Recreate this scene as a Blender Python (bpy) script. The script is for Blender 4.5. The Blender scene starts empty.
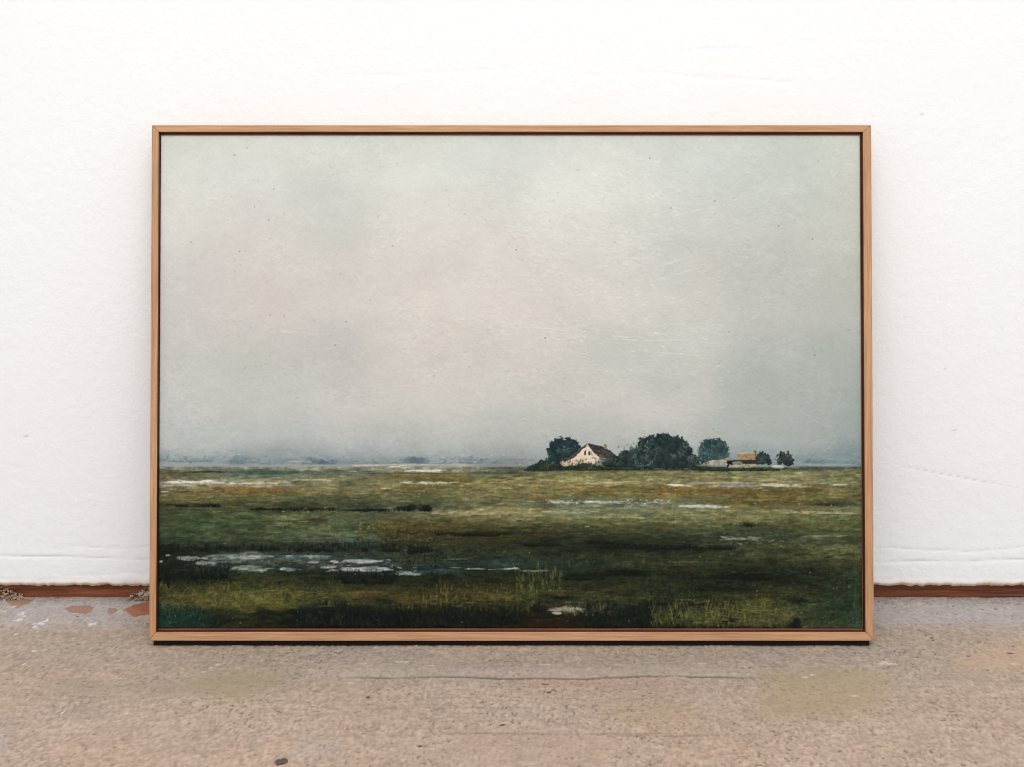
import bpy, math, random
import numpy as np
from mathutils import Vector

R = np.random.default_rng(7)
random.seed(7)
scene = bpy.context.scene
COL = scene.collection
F_PX, CX, CY = 1200.0, 512.0, 383.5
CAM_Y, CAM_H, PITCH = -1.6127, 0.5949, math.radians(10.0)
LEAN = math.radians(11.02)

# ------------------------------------------------------------------ numeric helpers
def lin(c):
    c = np.asarray(c, dtype=np.float64) / 255.0
    return np.where(c <= 0.04045, c / 12.92, ((np.maximum(c, 0) + 0.055) / 1.055) ** 2.4)

def smooth(a, b, x):
    t = np.clip((x - a) / (b - a), 0, 1)
    return t * t * (3 - 2 * t)

class Noise:
    """value noise sampled at any coordinates"""
    def __init__(self, seed, n=256):
        self.g = np.random.default_rng(seed).random((n, n)); self.n = n
    def __call__(self, x, y):
        n = self.n
        xi = np.floor(x).astype(int); yi = np.floor(y).astype(int)
        fx = x - xi; fy = y - yi
        fx = fx * fx * (3 - 2 * fx); fy = fy * fy * (3 - 2 * fy)
        x0 = xi % n; x1 = (xi + 1) % n; y0 = yi % n; y1 = (yi + 1) % n
        g = self.g
        return (g[y0, x0] * (1 - fx) + g[y0, x1] * fx) * (1 - fy) + (g[y1, x0] * (1 - fx) + g[y1, x1] * fx) * fy
def fbm(x, y, seed, octaves=4, gain=0.55):
    s = 0; a = 1; t = 0
    for k in range(octaves):
        s = s + a * (Noise(seed * 31 + k)(x * 2 ** k + 17.3 * k, y * 2 ** k + 9.1 * k) - 0.5); t += a; a *= gain
    return s / t * 2          # about -1..1

def grid_interp(xs, ys, vals, X, Y):
    """smooth interpolation of a table of colours at X (columns), Y (rows)"""
    xs = np.asarray(xs, float); ys = np.asarray(ys, float); vals = np.asarray(vals, float)
    ix = np.clip(np.searchsorted(xs, X) - 1, 0, len(xs) - 2); iy = np.clip(np.searchsorted(ys, Y) - 1, 0, len(ys) - 2)
    fx = np.clip((X - xs[ix]) / (xs[ix + 1] - xs[ix]), 0, 1); fy = np.clip((Y - ys[iy]) / (ys[iy + 1] - ys[iy]), 0, 1)
    fx = (fx * fx * (3 - 2 * fx))[..., None]; fy = fy[..., None]
    return (vals[iy, ix] * (1 - fx) + vals[iy, ix + 1] * fx) * (1 - fy) + (vals[iy + 1, ix] * (1 - fx) + vals[iy + 1, ix + 1] * fx) * fy

def inside(poly, X, Y):
    """point in polygon"""
    r = np.zeros(X.shape, bool); n = len(poly)
    for i in range(n):
        x0, y0 = poly[i]; x1, y1 = poly[(i + 1) % n]
        if y0 == y1: continue
        c = ((Y < y0) != (Y < y1)) & (X < (x1 - x0) * (Y - y0) / (y1 - y0) + x0)
        r ^= c
    return r

# ------------------------------------------------------------------ scene helpers
def link(o, parent=None):
    COL.objects.link(o)
    if parent is not None: o.parent = parent
    return o
def raw_mesh(name, co, quads, mat, parent=None, color=None, smooth_shade=True):
    me = bpy.data.meshes.new(name)
    nv, nf = len(co), len(quads)
    me.vertices.add(nv); me.vertices.foreach_set('co', np.asarray(co, np.float32).ravel())
    me.loops.add(nf * 4); me.loops.foreach_set('vertex_index', np.asarray(quads, np.int32).ravel())
    me.polygons.add(nf); me.polygons.foreach_set('loop_start', np.arange(nf, dtype=np.int32) * 4)
    me.polygons.foreach_set('use_smooth', np.full(nf, smooth_shade))
    me.update(calc_edges=True)
    if color is not None:
        at = me.color_attributes.new('pigment', 'FLOAT_COLOR', 'POINT')
        at.data.foreach_set('color', np.concatenate([color, np.ones((nv, 1))], 1).astype(np.float32).ravel())
    me.materials.append(mat)
    return link(bpy.data.objects.new(name, me), parent)
def grid_quads(ny, nx, keep=None):
    i = np.arange(ny * nx).reshape(ny, nx)
    q = np.stack([i[:-1, :-1], i[:-1, 1:], i[1:, 1:], i[1:, :-1]], -1)
    return q.reshape(-1, 4) if keep is None else q[keep]
def poly_mesh(name, verts, faces, mat, parent=None, bevel=0.0, segs=2, face_mats=None, mats=()):
    me = bpy.data.meshes.new(name); me.from_pydata(verts, [], faces); me.update()
    me.materials.append(mat)
    for m in mats: me.materials.append(m)
    if face_mats:
        for p, k in zip(me.polygons, face_mats): p.material_index = k
    o = link(bpy.data.objects.new(name, me), parent)
    if bevel:
        b = o.modifiers.new('edge', 'BEVEL'); b.width = bevel; b.segments = segs; b.limit_method = 'ANGLE'; b.angle_limit = math.radians(40)
    return o

# ------------------------------------------------------------------ materials
def material(name):
    m = bpy.data.materials.new(name); m.use_nodes = True
    nt = m.node_tree; b = nt.nodes['Principled BSDF']
    return m, nt, b
def node(nt, kind, **kw):
    n = nt.nodes.new(kind)
    for k, v in kw.items():
        if k in n.inputs: n.inputs[k].default_value = v
        else: setattr(n, k, v)
    return n
def bump(nt, b, src, strength, dist):
    bp = node(nt, 'ShaderNodeBump', Strength=strength, Distance=dist)
    nt.links.new(src, bp.inputs['Height']); nt.links.new(bp.outputs['Normal'], b.inputs['Normal'])
    return bp
def pigment(name, rough, spec, scale, strength, dist, gain=1.0, detail=6.0, stretch=(1, 1, 1)):
    m, nt, b = material(name)
    a = node(nt, 'ShaderNodeAttribute', attribute_name='pigment')
    mul = node(nt, 'ShaderNodeVectorMath', operation='SCALE'); mul.inputs['Scale'].default_value = gain
    nt.links.new(a.outputs['Color'], mul.inputs[0]); nt.links.new(mul.outputs[0], b.inputs['Base Color'])
    b.inputs['Roughness'].default_value = rough; b.inputs['Specular IOR Level'].default_value = spec
    tc = node(nt, 'ShaderNodeTexCoord'); mp = node(nt, 'ShaderNodeMapping'); mp.inputs['Scale'].default_value = stretch
    nt.links.new(tc.outputs['Object'], mp.inputs['Vector'])
    nz = node(nt, 'ShaderNodeTexNoise', Scale=scale, Detail=detail, Roughness=0.65)
    nt.links.new(mp.outputs['Vector'], nz.inputs['Vector'])
    bump(nt, b, nz.outputs['Fac'], strength, dist)
    return m
PAINT_GAIN, WALL_GAIN, FLOOR_GAIN = 0.83, 1.0, 1.0
M_PAINT = pigment('oil_paint', 0.5, 0.06, 900, 0.12, 0.0004, PAINT_GAIN)
M_WALL = pigment('white_plaster', 0.85, 0.15, 230, 0.5, 0.0015, WALL_GAIN)
M_FLOOR = pigment('worn_concrete', 0.8, 0.15, 520, 0.45, 0.0013, FLOOR_GAIN)

def wood(name, dark, light, streak):
    m, nt, b = material(name)
    tc = node(nt, 'ShaderNodeTexCoord'); mp = node(nt, 'ShaderNodeMapping'); mp.inputs['Scale'].default_value = (2.5, 90, 90)
    nt.links.new(tc.outputs['Object'], mp.inputs['Vector'])
    n1 = node(nt, 'ShaderNodeTexNoise', Scale=3.0, Detail=5.0, Roughness=0.6, Distortion=0.6)
    nt.links.new(mp.outputs['Vector'], n1.inputs['Vector'])
    mp2 = node(nt, 'ShaderNodeMapping'); mp2.inputs['Scale'].default_value = (30, 1500, 1500)
    nt.links.new(tc.outputs['Object'], mp2.inputs['Vector'])
    n2 = node(nt, 'ShaderNodeTexNoise', Scale=1.0, Detail=3.0, Roughness=0.6)
    nt.links.new(mp2.outputs['Vector'], n2.inputs['Vector'])
    cr = node(nt, 'ShaderNodeValToRGB'); cr.color_ramp.elements[0].position = 0.33; cr.color_ramp.elements[1].position = 0.64
    cr.color_ramp.elements[0].color = (*lin(dark), 1); cr.color_ramp.elements[1].color = (*lin(light), 1)
    nt.links.new(n1.outputs['Fac'], cr.inputs['Fac'])
    mx = node(nt, 'ShaderNodeMix', data_type='RGBA'); mx.blend_type = 'MULTIPLY'
    rp = node(nt, 'ShaderNodeValToRGB'); rp.color_ramp.elements[0].position = 0.3; rp.color_ramp.elements[1].position = 0.6
    rp.color_ramp.elements[0].color = (*lin(streak), 1); rp.color_ramp.elements[1].color = (1, 1, 1, 1)
    nt.links.new(n2.outputs['Fac'], rp.inputs['Fac'])
    mx.inputs['Factor'].default_value = 0.6
    nt.links.new(cr.outputs['Color'], mx.inputs['A']); nt.links.new(rp.outputs['Color'], mx.inputs['B'])
    nt.links.new(mx.outputs['Result'], b.inputs['Base Color'])
    b.inputs['Roughness'].default_value = 0.5; b.inputs['Specular IOR Level'].default_value = 0.3
    bump(nt, b, n2.outputs['Fac'], 0.2, 0.0003)
    return m
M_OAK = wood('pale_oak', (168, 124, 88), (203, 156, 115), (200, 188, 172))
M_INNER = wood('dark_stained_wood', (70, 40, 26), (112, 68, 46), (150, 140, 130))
M_LEDGE = wood('red_brown_stained_wood', (132, 70, 46), (166, 98, 68), (190, 180, 170))
M_BASE = wood('weathered_brown_board', (84, 44, 26), (140, 80, 50), (150, 136, 124))
def plain(name, col, rough=0.8, scale=300, var=0.12, bstr=0.4, bd=0.001):
    m, nt, b = material(name)
    tc = node(nt, 'ShaderNodeTexCoord'); nz = node(nt, 'ShaderNodeTexNoise', Scale=scale, Detail=5.0)
    nt.links.new(tc.outputs['Object'], nz.inputs['Vector'])
    c = lin(col); cr = node(nt, 'ShaderNodeValToRGB')
    cr.color_ramp.elements[0].position = 0.3; cr.color_ramp.elements[1].position = 0.7
    cr.color_ramp.elements[0].color = (*np.clip(c * (1 - var), 0, 1), 1); cr.color_ramp.elements[1].color = (*np.clip(c * (1 + var), 0, 1), 1)
    nt.links.new(nz.outputs['Fac'], cr.inputs['Fac']); nt.links.new(cr.outputs['Color'], b.inputs['Base Color'])
    b.inputs['Roughness'].default_value = rough; b.inputs['Specular IOR Level'].default_value = 0.2
    bump(nt, b, nz.outputs['Fac'], bstr, bd)
    return m
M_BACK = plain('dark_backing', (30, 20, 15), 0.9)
M_CRUMB = plain('plaster_rubble', (158, 138, 116), 0.95, 160, 0.55)
M_CHIP = plain('grey_concrete', (96, 82, 72), 0.95, 400, 0.35)

# ================================================================== THE PICTURE (in picture units: x 160..861, y 135..629)
S = 1.5
PX0, PX1, PY0, PY1 = 159.5, 861.2, 135.3, 628.4
NX, NY = int((PX1 - PX0) * S) + 1, int((PY1 - PY0) * S) + 1
gx = np.linspace(PX0, PX1, NX); gy = np.linspace(PY0, PY1, NY)
GX, GY = np.meshgrid(gx, gy)
XC = [161, 248, 335, 423, 510, 598, 685, 773, 860]
SKY_Y = [136, 180, 225, 270, 315, 360, 405, 440, 455, 466]
SKY = [
 [(212,214,206),(214,215,208),(210,213,206),(212,214,206),(208,212,206),(212,214,208),(208,212,206),(202,207,199),(206,209,198)],
 [(216,216,209),(214,213,207),(209,209,203),(220,219,211),(213,213,207),(222,221,214),(206,210,204),(196,202,195),(202,204,193)],
 [(214,212,207),(212,208,203),(204,203,197),(214,210,203),(216,212,206),(218,216,209),(202,203,198),(196,198,192),(198,200,189)],
 [(210,206,202),(210,204,199),(212,206,199),(214,208,201),(216,210,204),(212,208,203),(204,202,197),(192,192,187),(190,190,182)],
 [(206,202,198),(208,202,197),(206,201,195),(214,208,200),(215,209,202),(210,205,198),(204,202,196),(192,192,188),(186,188,181)],
 [(202,200,196),(198,197,191),(198,195,191),(208,202,195),(208,203,196),(202,200,194),(196,197,191),(180,185,180),(170,178,172)],
 [(200,200,196),(196,197,193),(202,200,196),(205,202,196),(198,197,191),(200,198,193),(198,196,192),(172,179,174),(164,173,167)],
 [(186,190,188),(186,190,187),(186,188,186),(184,187,184),(180,184,180),(180,184,180),(182,184,181),(168,175,171),(158,167,163)],
 [(172,178,178),(170,176,176),(164,169,172),(168,173,173),(164,169,170),(172,177,175),(168,174,171),(150,160,161),(136,149,152)],
 [(152,158,156),(146,154,154),(146,152,150),(146,150,147),(138,144,138),(138,144,138),(138,144,138),(130,142,140),(120,135,135)]]
FLD_Y = [466,472,478,484,490,497,504,511,518,526,534,541,548,556,564,572,580,588,596,604,612,620,629]
FLD = [
 [(140,145,135),(140,145,138),(150,150,138),(150,150,138),(120,125,110),(75,80,65),(70,78,62),(60,70,60),(80,90,80)],
 [(95,92,65),(75,88,75),(105,112,95),(120,120,95),(90,95,75),(100,100,65),(115,112,80),(118,118,82),(112,112,80)],
 [(110,105,78),(105,110,88),(120,120,95),(95,88,50),(118,112,75),(130,124,85),(120,116,80),(120,118,82),(110,112,78)],
 [(150,145,125),(140,135,110),(105,105,80),(115,110,75),(120,113,75),(125,118,78),(130,122,88),(125,115,85),(105,105,72)],
 [(95,90,65),(115,95,55),(110,105,75),(105,100,60),(118,112,75),(112,102,60),(108,90,48),(98,88,52),(98,95,60)],
 [(105,100,65),(100,98,62),(80,88,62),(90,92,62),(115,110,75),(100,98,62),(100,95,60),(95,85,50),(92,90,58)],
 [(65,62,42),(75,75,50),(60,62,42),(70,75,52),(95,95,68),(100,105,85),(95,98,72),(90,82,48),(75,78,55)],
 [(62,72,45),(60,68,45),(75,82,58),(90,95,72),(120,115,80),(118,120,92),(112,112,80),(112,112,80),(100,105,75)],
 [(62,74,48),(68,78,52),(78,85,58),(80,80,52),(105,102,68),(105,108,72),(108,108,72),(95,92,60),(90,96,62)],
 [(58,72,50),(65,80,55),(70,80,55),(72,65,38),(64,64,40),(75,76,48),(80,84,55),(76,78,50),(78,84,52)],
 [(56,68,46),(62,74,50),(74,82,58),(65,58,32),(52,53,32),(50,55,36),(55,64,45),(58,66,45),(68,76,50)],
 [(48,58,40),(56,66,46),(66,76,60),(55,52,32),(45,45,28),(38,44,28),(42,48,32),(62,70,52),(65,72,48)],
 [(26,34,26),(36,44,34),(36,44,36),(44,48,33),(46,50,33),(28,34,24),(30,34,26),(60,64,42),(88,92,60)],
 [(25,33,25),(60,70,60),(45,55,48),(42,48,36),(32,40,28),(38,45,30),(42,48,30),(55,58,36),(75,78,48)],
 [(28,34,26),(60,68,62),(55,62,55),(35,45,40),(38,50,44),(36,46,34),(45,50,32),(38,42,26),(60,60,38)],
 [(24,30,20),(40,46,32),(25,33,25),(30,40,34),(35,42,28),(28,34,22),(30,36,22),(25,32,22),(42,48,30)],
 [(28,34,20),(45,48,28),(32,36,22),(28,32,18),(30,32,18),(35,38,22),(36,42,26),(22,28,20),(36,44,30)],
 [(48,48,26),(62,62,32),(48,48,28),(42,42,22),(42,42,22),(38,40,24),(34,40,24),(38,42,24),(38,46,30)],
 [(58,56,30),(85,80,40),(60,56,30),(50,46,24),(55,52,28),(50,52,30),(38,42,22),(52,52,30),(36,46,30)],
 [(45,58,38),(75,72,36),(52,54,28),(48,46,24),(42,40,24),(48,50,34),(45,48,26),(62,64,34),(35,48,34)],
 [(30,46,36),(52,50,26),(24,26,18),(28,26,16),(30,28,16),(50,48,34),(24,30,20),(68,68,38),(38,50,36)],
 [(28,46,38),(38,38,20),(16,18,14),(18,18,12),(18,18,12),(36,30,20),(18,24,18),(66,66,38),(44,58,42)],
 [(26,42,36),(30,32,20),(14,16,12),(20,20,14),(36,30,18),(32,26,18),(20,26,18),(62,62,36),(46,60,46)]]
HORIZON = 466.5
wob = fbm(GX / 30, GY / 6, 3, 3) * 3
sky = grid_interp(XC, SKY_Y, SKY, GX + 18 * fbm(GX / 60, GY / 50, 1), GY + 12 * fbm(GX / 50, GY / 50, 2))
dpt = np.clip((GY - HORIZON) / 162, 0, 1)
wy = GY + (1.2 + 3 * dpt) * fbm(GX / 22, GY / 9, 8, 3)               # strokes wander up and down
fld = grid_interp(XC, FLD_Y, FLD, GX + 34 * fbm(GX / 60, GY / 8, 5), wy + 2.5 * fbm(GX / 28, GY / 5, 6))
m1 = fbm(GX / 26, wy / 4.2, 9, 3); m2 = fbm(GX / 9, wy / 2.3, 10, 3)
fld = fld * (1 + .26 * m1 + .22 * m2)[..., None] * np.where((GY > 552)[..., None], 1.10, 1.0) + (fbm(GX / 18, wy / 3, 13, 3) * 7)[..., None] * np.array((1.0, .35, -.7))
P = np.where((GY < HORIZON)[..., None], sky, fld)          # pigment, 0..255 display values
H = np.zeros(GX.shape)                                     # paint thickness, in tenths of a millimetre
BR = fbm(GX / 16, GY / 1.1, 11, 3)                         # bristle pattern along the horizontal
BR2 = fbm(GX / 5, GY / 2.2, 12, 3)
LAB = np.zeros(GX.shape, np.int16)                         # which painted motif a point belongs to

def win(x0, x1, y0, y1):
    i0 = max(0, int((x0 - PX0) * S)); i1 = min(NX, int((x1 - PX0) * S) + 2)
    j0 = max(0, int((y0 - PY0) * S)); j1 = min(NY, int((y1 - PY0) * S) + 2)
    return slice(j0, j1), slice(i0, i1)
def lay(sl, a, col, h=0.0):
    P[sl] += (np.asarray(col, float) - P[sl]) * a[..., None]
    if h: H[sl] += a * h
def dab(x0, y0, x1, y1, w, col, a=0.8, dry=0.5, h=0.6, taper=0.6):
    """one brush stroke from point to point"""
    sl = win(min(x0, x1) - w, max(x0, x1) + w, min(y0, y1) - w, max(y0, y1) + w)
    X, Y = GX[sl], GY[sl]
    if X.size == 0: return
    dx, dy = x1 - x0, y1 - y0; L = math.hypot(dx, dy) + 1e-6
    t = ((X - x0) * dx + (Y - y0) * dy) / (L * L); d = np.abs((X - x0) * dy - (Y - y0) * dx) / L
    tc = np.clip(t, 0, 1)
    prof = 1 - taper * (2 * tc - 1) ** 2
    d = np.hypot(d, np.where(t < 0, -t, np.where(t > 1, t - 1, 0)) * L)
    m = smooth(1.25, 0.55, d / (w * 0.5 * prof + 0.15))
    if dry: m = m * smooth(-0.6 + dry * 0.75, 0.1 + dry * 0.75, BR[sl] + 0.25 * BR2[sl] + 0.25)
    lay(sl, m * a, col, h)
def streak(x0, x1, y, w, col, a=0.85, dry=0.5, rag=0.8, slope=0.0, h=0.8):
    """a long horizontal passage with a ragged edge"""
    sl = win(x0 - 4, x1 + 4, y - w * 1.6 - 2 - abs(slope), y + w * 1.6 + 2 + abs(slope))
    X, Y = GX[sl], GY[sl]
    if X.size == 0: return
    t = (X - x0) / max(1e-6, x1 - x0)
    yc = y + slope * (t - 0.5) + rag * w * 0.5 * fbm(X / 14, Y * 0 + y * 0.37, 21, 3)
    hw = w * 0.5 * (0.12 + 0.88 * np.clip(4 * t * (1 - t), 0, 1) ** 0.65) * (1 + 0.6 * rag * fbm(X / 9, Y * 0 + y * 0.73, 22, 3))
    m = smooth(1.3, 0.6, np.abs(Y - yc) / np.maximum(hw, 0.3)) * smooth(-0.02, 0.16, t) * smooth(1.02, 0.84, t)
    m = m * smooth(-0.9 + dry * 0.9, 0.0 + dry * 0.7, BR[sl] + 0.45 * BR2[sl] + 0.3)
    lay(sl, m * a * (.82 if sum(col) > 440 and y > 552 else 1), col, h)
def blob(cx, cy, rx, ry, col, a=0.7, rag=0.5, soft=0.5, h=0.2):
    sl = win(cx - rx * 1.7, cx + rx * 1.7, cy - ry * 1.7, cy + ry * 1.7)
    X, Y = GX[sl], GY[sl]
    if X.size == 0: return
    r = np.hypot((X - cx) / rx, (Y - cy) / ry) + rag * fbm(X / (rx * 0.4 + 1), Y / (ry * 0.4 + 1), int(cx) % 97 + 30, 3)
    lay(sl, smooth(1 + soft * 0.5, 1 - soft, r) * a, col, h)
def grass(x0, x1, y0, y1, hmin, hmax, cols, n, a=0.75, lean=0.25, w=(0.7, 1.3), h=0.6):
    for _ in range(n):
        x = R.uniform(x0, x1); y = R.uniform(y0, y1); hh = R.uniform(hmin, hmax); k = R.normal(0, lean) * hh
        c = np.array(cols[R.integers(len(cols))]) * R.uniform(0.72, 1.25); hh *= R.uniform(.35, 1); x += R.normal(0, 3)
        dab(x, y, x + k, y - hh, R.uniform(*w), c, a * R.uniform(0.25, .9), 0, h, 0.7)
def flecks(x0, x1, y0, y1, cols, n, l=(0.5, 3), w=(0.7, 1.4), a=0.8, ang=0.3):
    for _ in range(n):
        x = R.uniform(x0, x1); y = R.uniform(y0, y1); L = R.uniform(*l); t = R.normal(0, ang)
        c = np.array(cols[R.integers(len(cols))]) * R.uniform(0.85, 1.15)
        dab(x, y, x + L * math.cos(t), y + L * math.sin(t), R.uniform(*w), c, a, 0, 0.9, 0.4)

# ---------- sky: scrubbed thin paint with diagonal scraping, impasto ridges and specks
U = (GX * 0.78 - GY * 0.62); V = (GX * 0.62 + GY * 0.78)
skym = (GY < HORIZON)
diag = fbm(V / 14, U / 2.2 * 0 + V * 0 + (GX * 0.62 - GY * 0.78) / 14, 41, 2) * 0
scr = fbm((GX * 0.80 - GY * 0.60) / 16, (GX * 0.60 + GY * 0.80) / 1.8, 42, 3)      # strokes rising to the right
scr2 = fbm((GX * 0.95 + GY * 0.30) / 14, (-GX * 0.30 + GY * 0.95) / 1.7, 43, 3)    # strokes falling gently
fine = fbm(GX / 2.2, GY / 1.9, 44, 3); mid = fbm(GX / 9, GY / 7, 45, 3); big = fbm(GX / 55, GY / 38, 46, 3)
wl = smooth(430, 260, GX) * smooth(340, 190, GY + 0 * GX); wr = smooth(430, 560, GX)
patch = smooth(-.1, .45, fbm(GX / 34, GY / 22, 51, 3)); crk = fbm(GX / 3.2, GY / 2.4, 52, 4)
tone = big * 5 + mid * 3.8 + fine * 3.2 + crk * (1.5 + 4.5 * patch) + .5 * patch * 3 + .55 * (scr * (0.6 + 1.6 * wl) + scr2 * (0.5 + 1.2 * wr)) * (.4 + patch) + 3.0 * fbm(GX / 1.3, GY / 1.3, 48, 2)
warm = fbm(GX / 42, GY / 30, 47, 3)
P[skym] += tone[skym][:, None] + warm[skym][:, None] * np.array([1.2, 0.2, -.9])
H += np.where(skym, 0.5 * fine + 0.5 * mid + crk * (.3 + 1.3 * patch) + (0.5 * scr * (0.3 + wl) + 0.4 * scr2 * (0.4 + wr)) * (.3 + patch), 0)
for (cx, cy, rx, ry, c, a) in [(300,190,26,24,(203,204,199),.35),(345,240,38,12,(200,200,194),.35),(470,160,60,14,(208,214,208),.4),(560,195,46,20,(226,225,218),.45),
        (395,178,50,15,(222,221,214),.4),(335,338,26,16,(192,192,190),.45),(240,370,46,15,(190,190,185),.4),(700,245,45,10,(190,194,190),.4),(610,350,40,22,(192,193,188),.4),
        (640,300,40,24,(216,213,207),.3),(700,340,30,20,(208,207,202),.35),(643,412,26,13,(208,203,200),.55),(672,420,18,7,(204,200,198),.35),(660,385,28,10,(184,189,185),.4),
        (770,390,60,30,(168,177,172),.35),(830,300,30,40,(184,187,180),.3),(270,430,60,10,(182,190,188),.4),(280,310,36,26,(214,206,200),.3),(210,290,40,40,(206,200,198),.3),
        (480,300,60,26,(218,211,204),.3),(420,395,46,26,(206,202,196),.3),(520,420,60,12,(184,188,184),.4),(730,420,30,12,(178,184,180),.35),(740,170,40,16,(196,204,199),.35)]:
    blob(cx, cy, rx, ry, c, a, 0.45, 0.75, 0)
def sky_ticks(n, xa, xb, ya, yb, ang, l, dv, w=(0.7, 1.3), a=0.55):
    for _ in range(n):
        x = R.uniform(xa, xb); y = R.uniform(ya, yb); L = R.uniform(*l); t = R.normal(ang, 0.22)
        j = min(NY - 1, max(0, int((y - PY0) * S))); i = min(NX - 1, max(0, int((x - PX0) * S)))
        c = P[j, i] + R.normal(dv, 4)
        dab(x, y, x + L * math.cos(t), y + L * math.sin(t), R.uniform(*w), c, a * R.uniform(.4, 1), 0.2, 1.3 if dv > 0 else -0.5, 0.8)
for args in [(420, 170, 340, 150, 320, -0.75, (4, 12), 3.5), (260, 170, 340, 150, 320, -0.75, (4, 12), -3.5), (520, 430, 650, 160, 350, 0.35, (3, 9), 5), (380, 430, 650, 160, 350, 0.3, (3, 9), -5),
             (420, 600, 790, 150, 330, -0.4, (3, 10), 4.5), (260, 600, 790, 150, 330, -0.3, (3, 9), -4.5), (480, 540, 760, 290, 430, 0.12, (3, 10), 5), (300, 540, 760, 290, 430, 0.1, (3, 9), -4.5),
             (360, 165, 540, 300, 450, -0.2, (3, 9), 4), (320, 165, 540, 300, 450, 0.1, (3, 9), -4), (260, 700, 858, 150, 440, 0.05, (3, 10), 3), (220, 700, 858, 150, 440, 0.4, (3, 9), -3),
             (3600, 163, 858, 140, 455, 0.2, (.6, 2.4), 8), (3200, 163, 858, 140, 455, -0.3, (.6, 2.4), -8), (900, 470, 760, 150, 400, 0.25, (1.5, 5), 9), (700, 470, 760, 150, 400, 0.2, (1.5, 4), -9)]:
    sky_ticks(*args)
sky_ticks(420, 470, 640, 165, 265, 0.28, (2, 6), 8); sky_ticks(300, 470, 640, 170, 270, 0.28, (2, 5), -8); sky_ticks(260, 640, 790, 160, 300, -0.3, (2, 6), 7); sky_ticks(160, 540, 720, 290, 380, 0.12, (2, 7), 15, (0.7, 1.2), 0.8); sky_ticks(60, 560, 680, 160, 230, 0.2, (2, 5), 12, (0.7, 1.2), 0.8)
sky_ticks(60, 260, 480, 240, 360, -0.5, (2, 5), 12, (0.7, 1.3), 0.8)
for (x0, y0, x1, y1, d) in [(656,268,690,257,18),(651,282,700,268,14),(791,282,814,258,10),(683,242,697,258,-18),(312,325,331,314,16),(606,336,630,338,30),(615,339,640,341,22),
        (523,327,570,331,14),(450,319,465,320,20),(278,330,292,334,26),(281,333,296,332,20),(672,217,705,209,18),(694,75+132,715,68+132,12),(520,229,530,232,24),(505,226,520,228,14),(584,212,600,200,14),
        (640,342,690,340,12),(650,352,700,356,10),(575,372,590,374,18),(713,410,725,407,16),(752,338,760,341,16),(800,412,830,430,8),(718,252,722,254,24),(737,256,750,258,16),(292,375,296,385,12),(340,380,350,372,14),
        (575,420,590,395,10),(622,398,626,420,10),(265,235,290,250,10),(270,262,286,250,12),(695,148,700,152,22),(742,172,750,168,16)]:
    j = int((y0 - PY0) * S); i = int((x0 - PX0) * S)
    dab(x0, y0, x1, y1, 1.1, np.clip(P[j, i] + d * .8, 0, 240), 0.65, 0.35, 2.0 if d > 0 else -1)
for (x, y) in [(246,148),(254,207),(268,220),(190,242),(239,251),(340,274),(392,246),(446,190),(578,170),(464,214),(615,242),(604,198),(516,250),(650,158),(734,198),(715,201),(779,226),(813,239),(785,252),(707,272),
        (270,315),(284,316),(314,322),(346,322),(245,368),(545,338),(469,367),(434,376),(849,330),(729,332),(815,355),(801,406),(761,418),(233,155),(273,189),(335,345),(671,208)]:
    r = R.uniform(0.7, 1.05); dab(x, y, x + R.uniform(.1, .6), y, 1.25 * r, (104, 106, 104), R.uniform(.3, .8), 0, 0.5, 0)
for _ in range(160):
    x = R.uniform(165, 855); y = R.uniform(140, 440); dab(x, y, x + .3, y, R.uniform(.7, 1.1), (150, 151, 147), R.uniform(.2, .5), 0, 0.4, 0)
# ---------- far shore, seen as blue haze
BLU = [(112,128,140),(98,114,132),(128,142,150),(142,152,160)]
def haze(x0, x1, y0, y1, col, a, seed, sx=13, sy=3.2, thr=0.0, soft=6):
    """a smudged band of thin colour, densest at its foot"""
    sl = win(x0 - 6, x1 + 6, y0 - 6, y1 + 3); X, Y = GX[sl], GY[sl]
    n1 = fbm(X / sx, Y / sy, seed, 4); n2 = fbm(X / 2.6, Y / 1.5, seed + 1, 3)
    top = y0 + (y1 - y0) * (0.35 + 0.5 * fbm(X / 17, X * 0 + seed, seed + 2, 3))
    m = smooth(top - soft * .5, top + soft, Y) * smooth(y1 + 1.4, y1 - .6, Y) * smooth(x0 - 6, x0 + 12, X) * smooth(x1 + 6, x1 - 12, X)
    m = m * smooth(-0.45 + thr, 0.45 + thr, n1 + .5 * n2)
    lay(sl, m * a, col, 0.2)
haze(150, 300, 447, 464, (142, 156, 160), .75, 700); haze(280, 560, 444, 464, (156, 165, 166), .75, 705); haze(150, 260, 452, 462, (116, 134, 142), .8, 710, 16, 2.6, .08); haze(225, 345, 455, 464, (98, 118, 130), .85, 715, 14, 2.2, .05)
haze(330, 540, 452, 464, (130, 144, 150), .85, 720, 11, 2.6, .1); haze(340, 540, 457, 464, (104, 120, 130), .8, 725, 9, 2, .16); haze(304, 338, 456, 464, (78, 96, 118), .9, 730, 7, 2, .0, 3); haze(402, 430, 454.5, 463, (92, 108, 122), .95, 735, 9, 5, -.25, 1.5)
haze(455, 505, 454, 463, (110, 124, 134), .8, 740, 8, 3, 0, 3); haze(700, 870, 446, 466, (140, 154, 158), .85, 745, 30, 5, -.1, 4); haze(760, 870, 452, 466, (126, 142, 148), .7, 750, 18, 3, .05); haze(800, 870, 457, 466, (112, 130, 138), .75, 755, 12, 2.4, .1)
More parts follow.
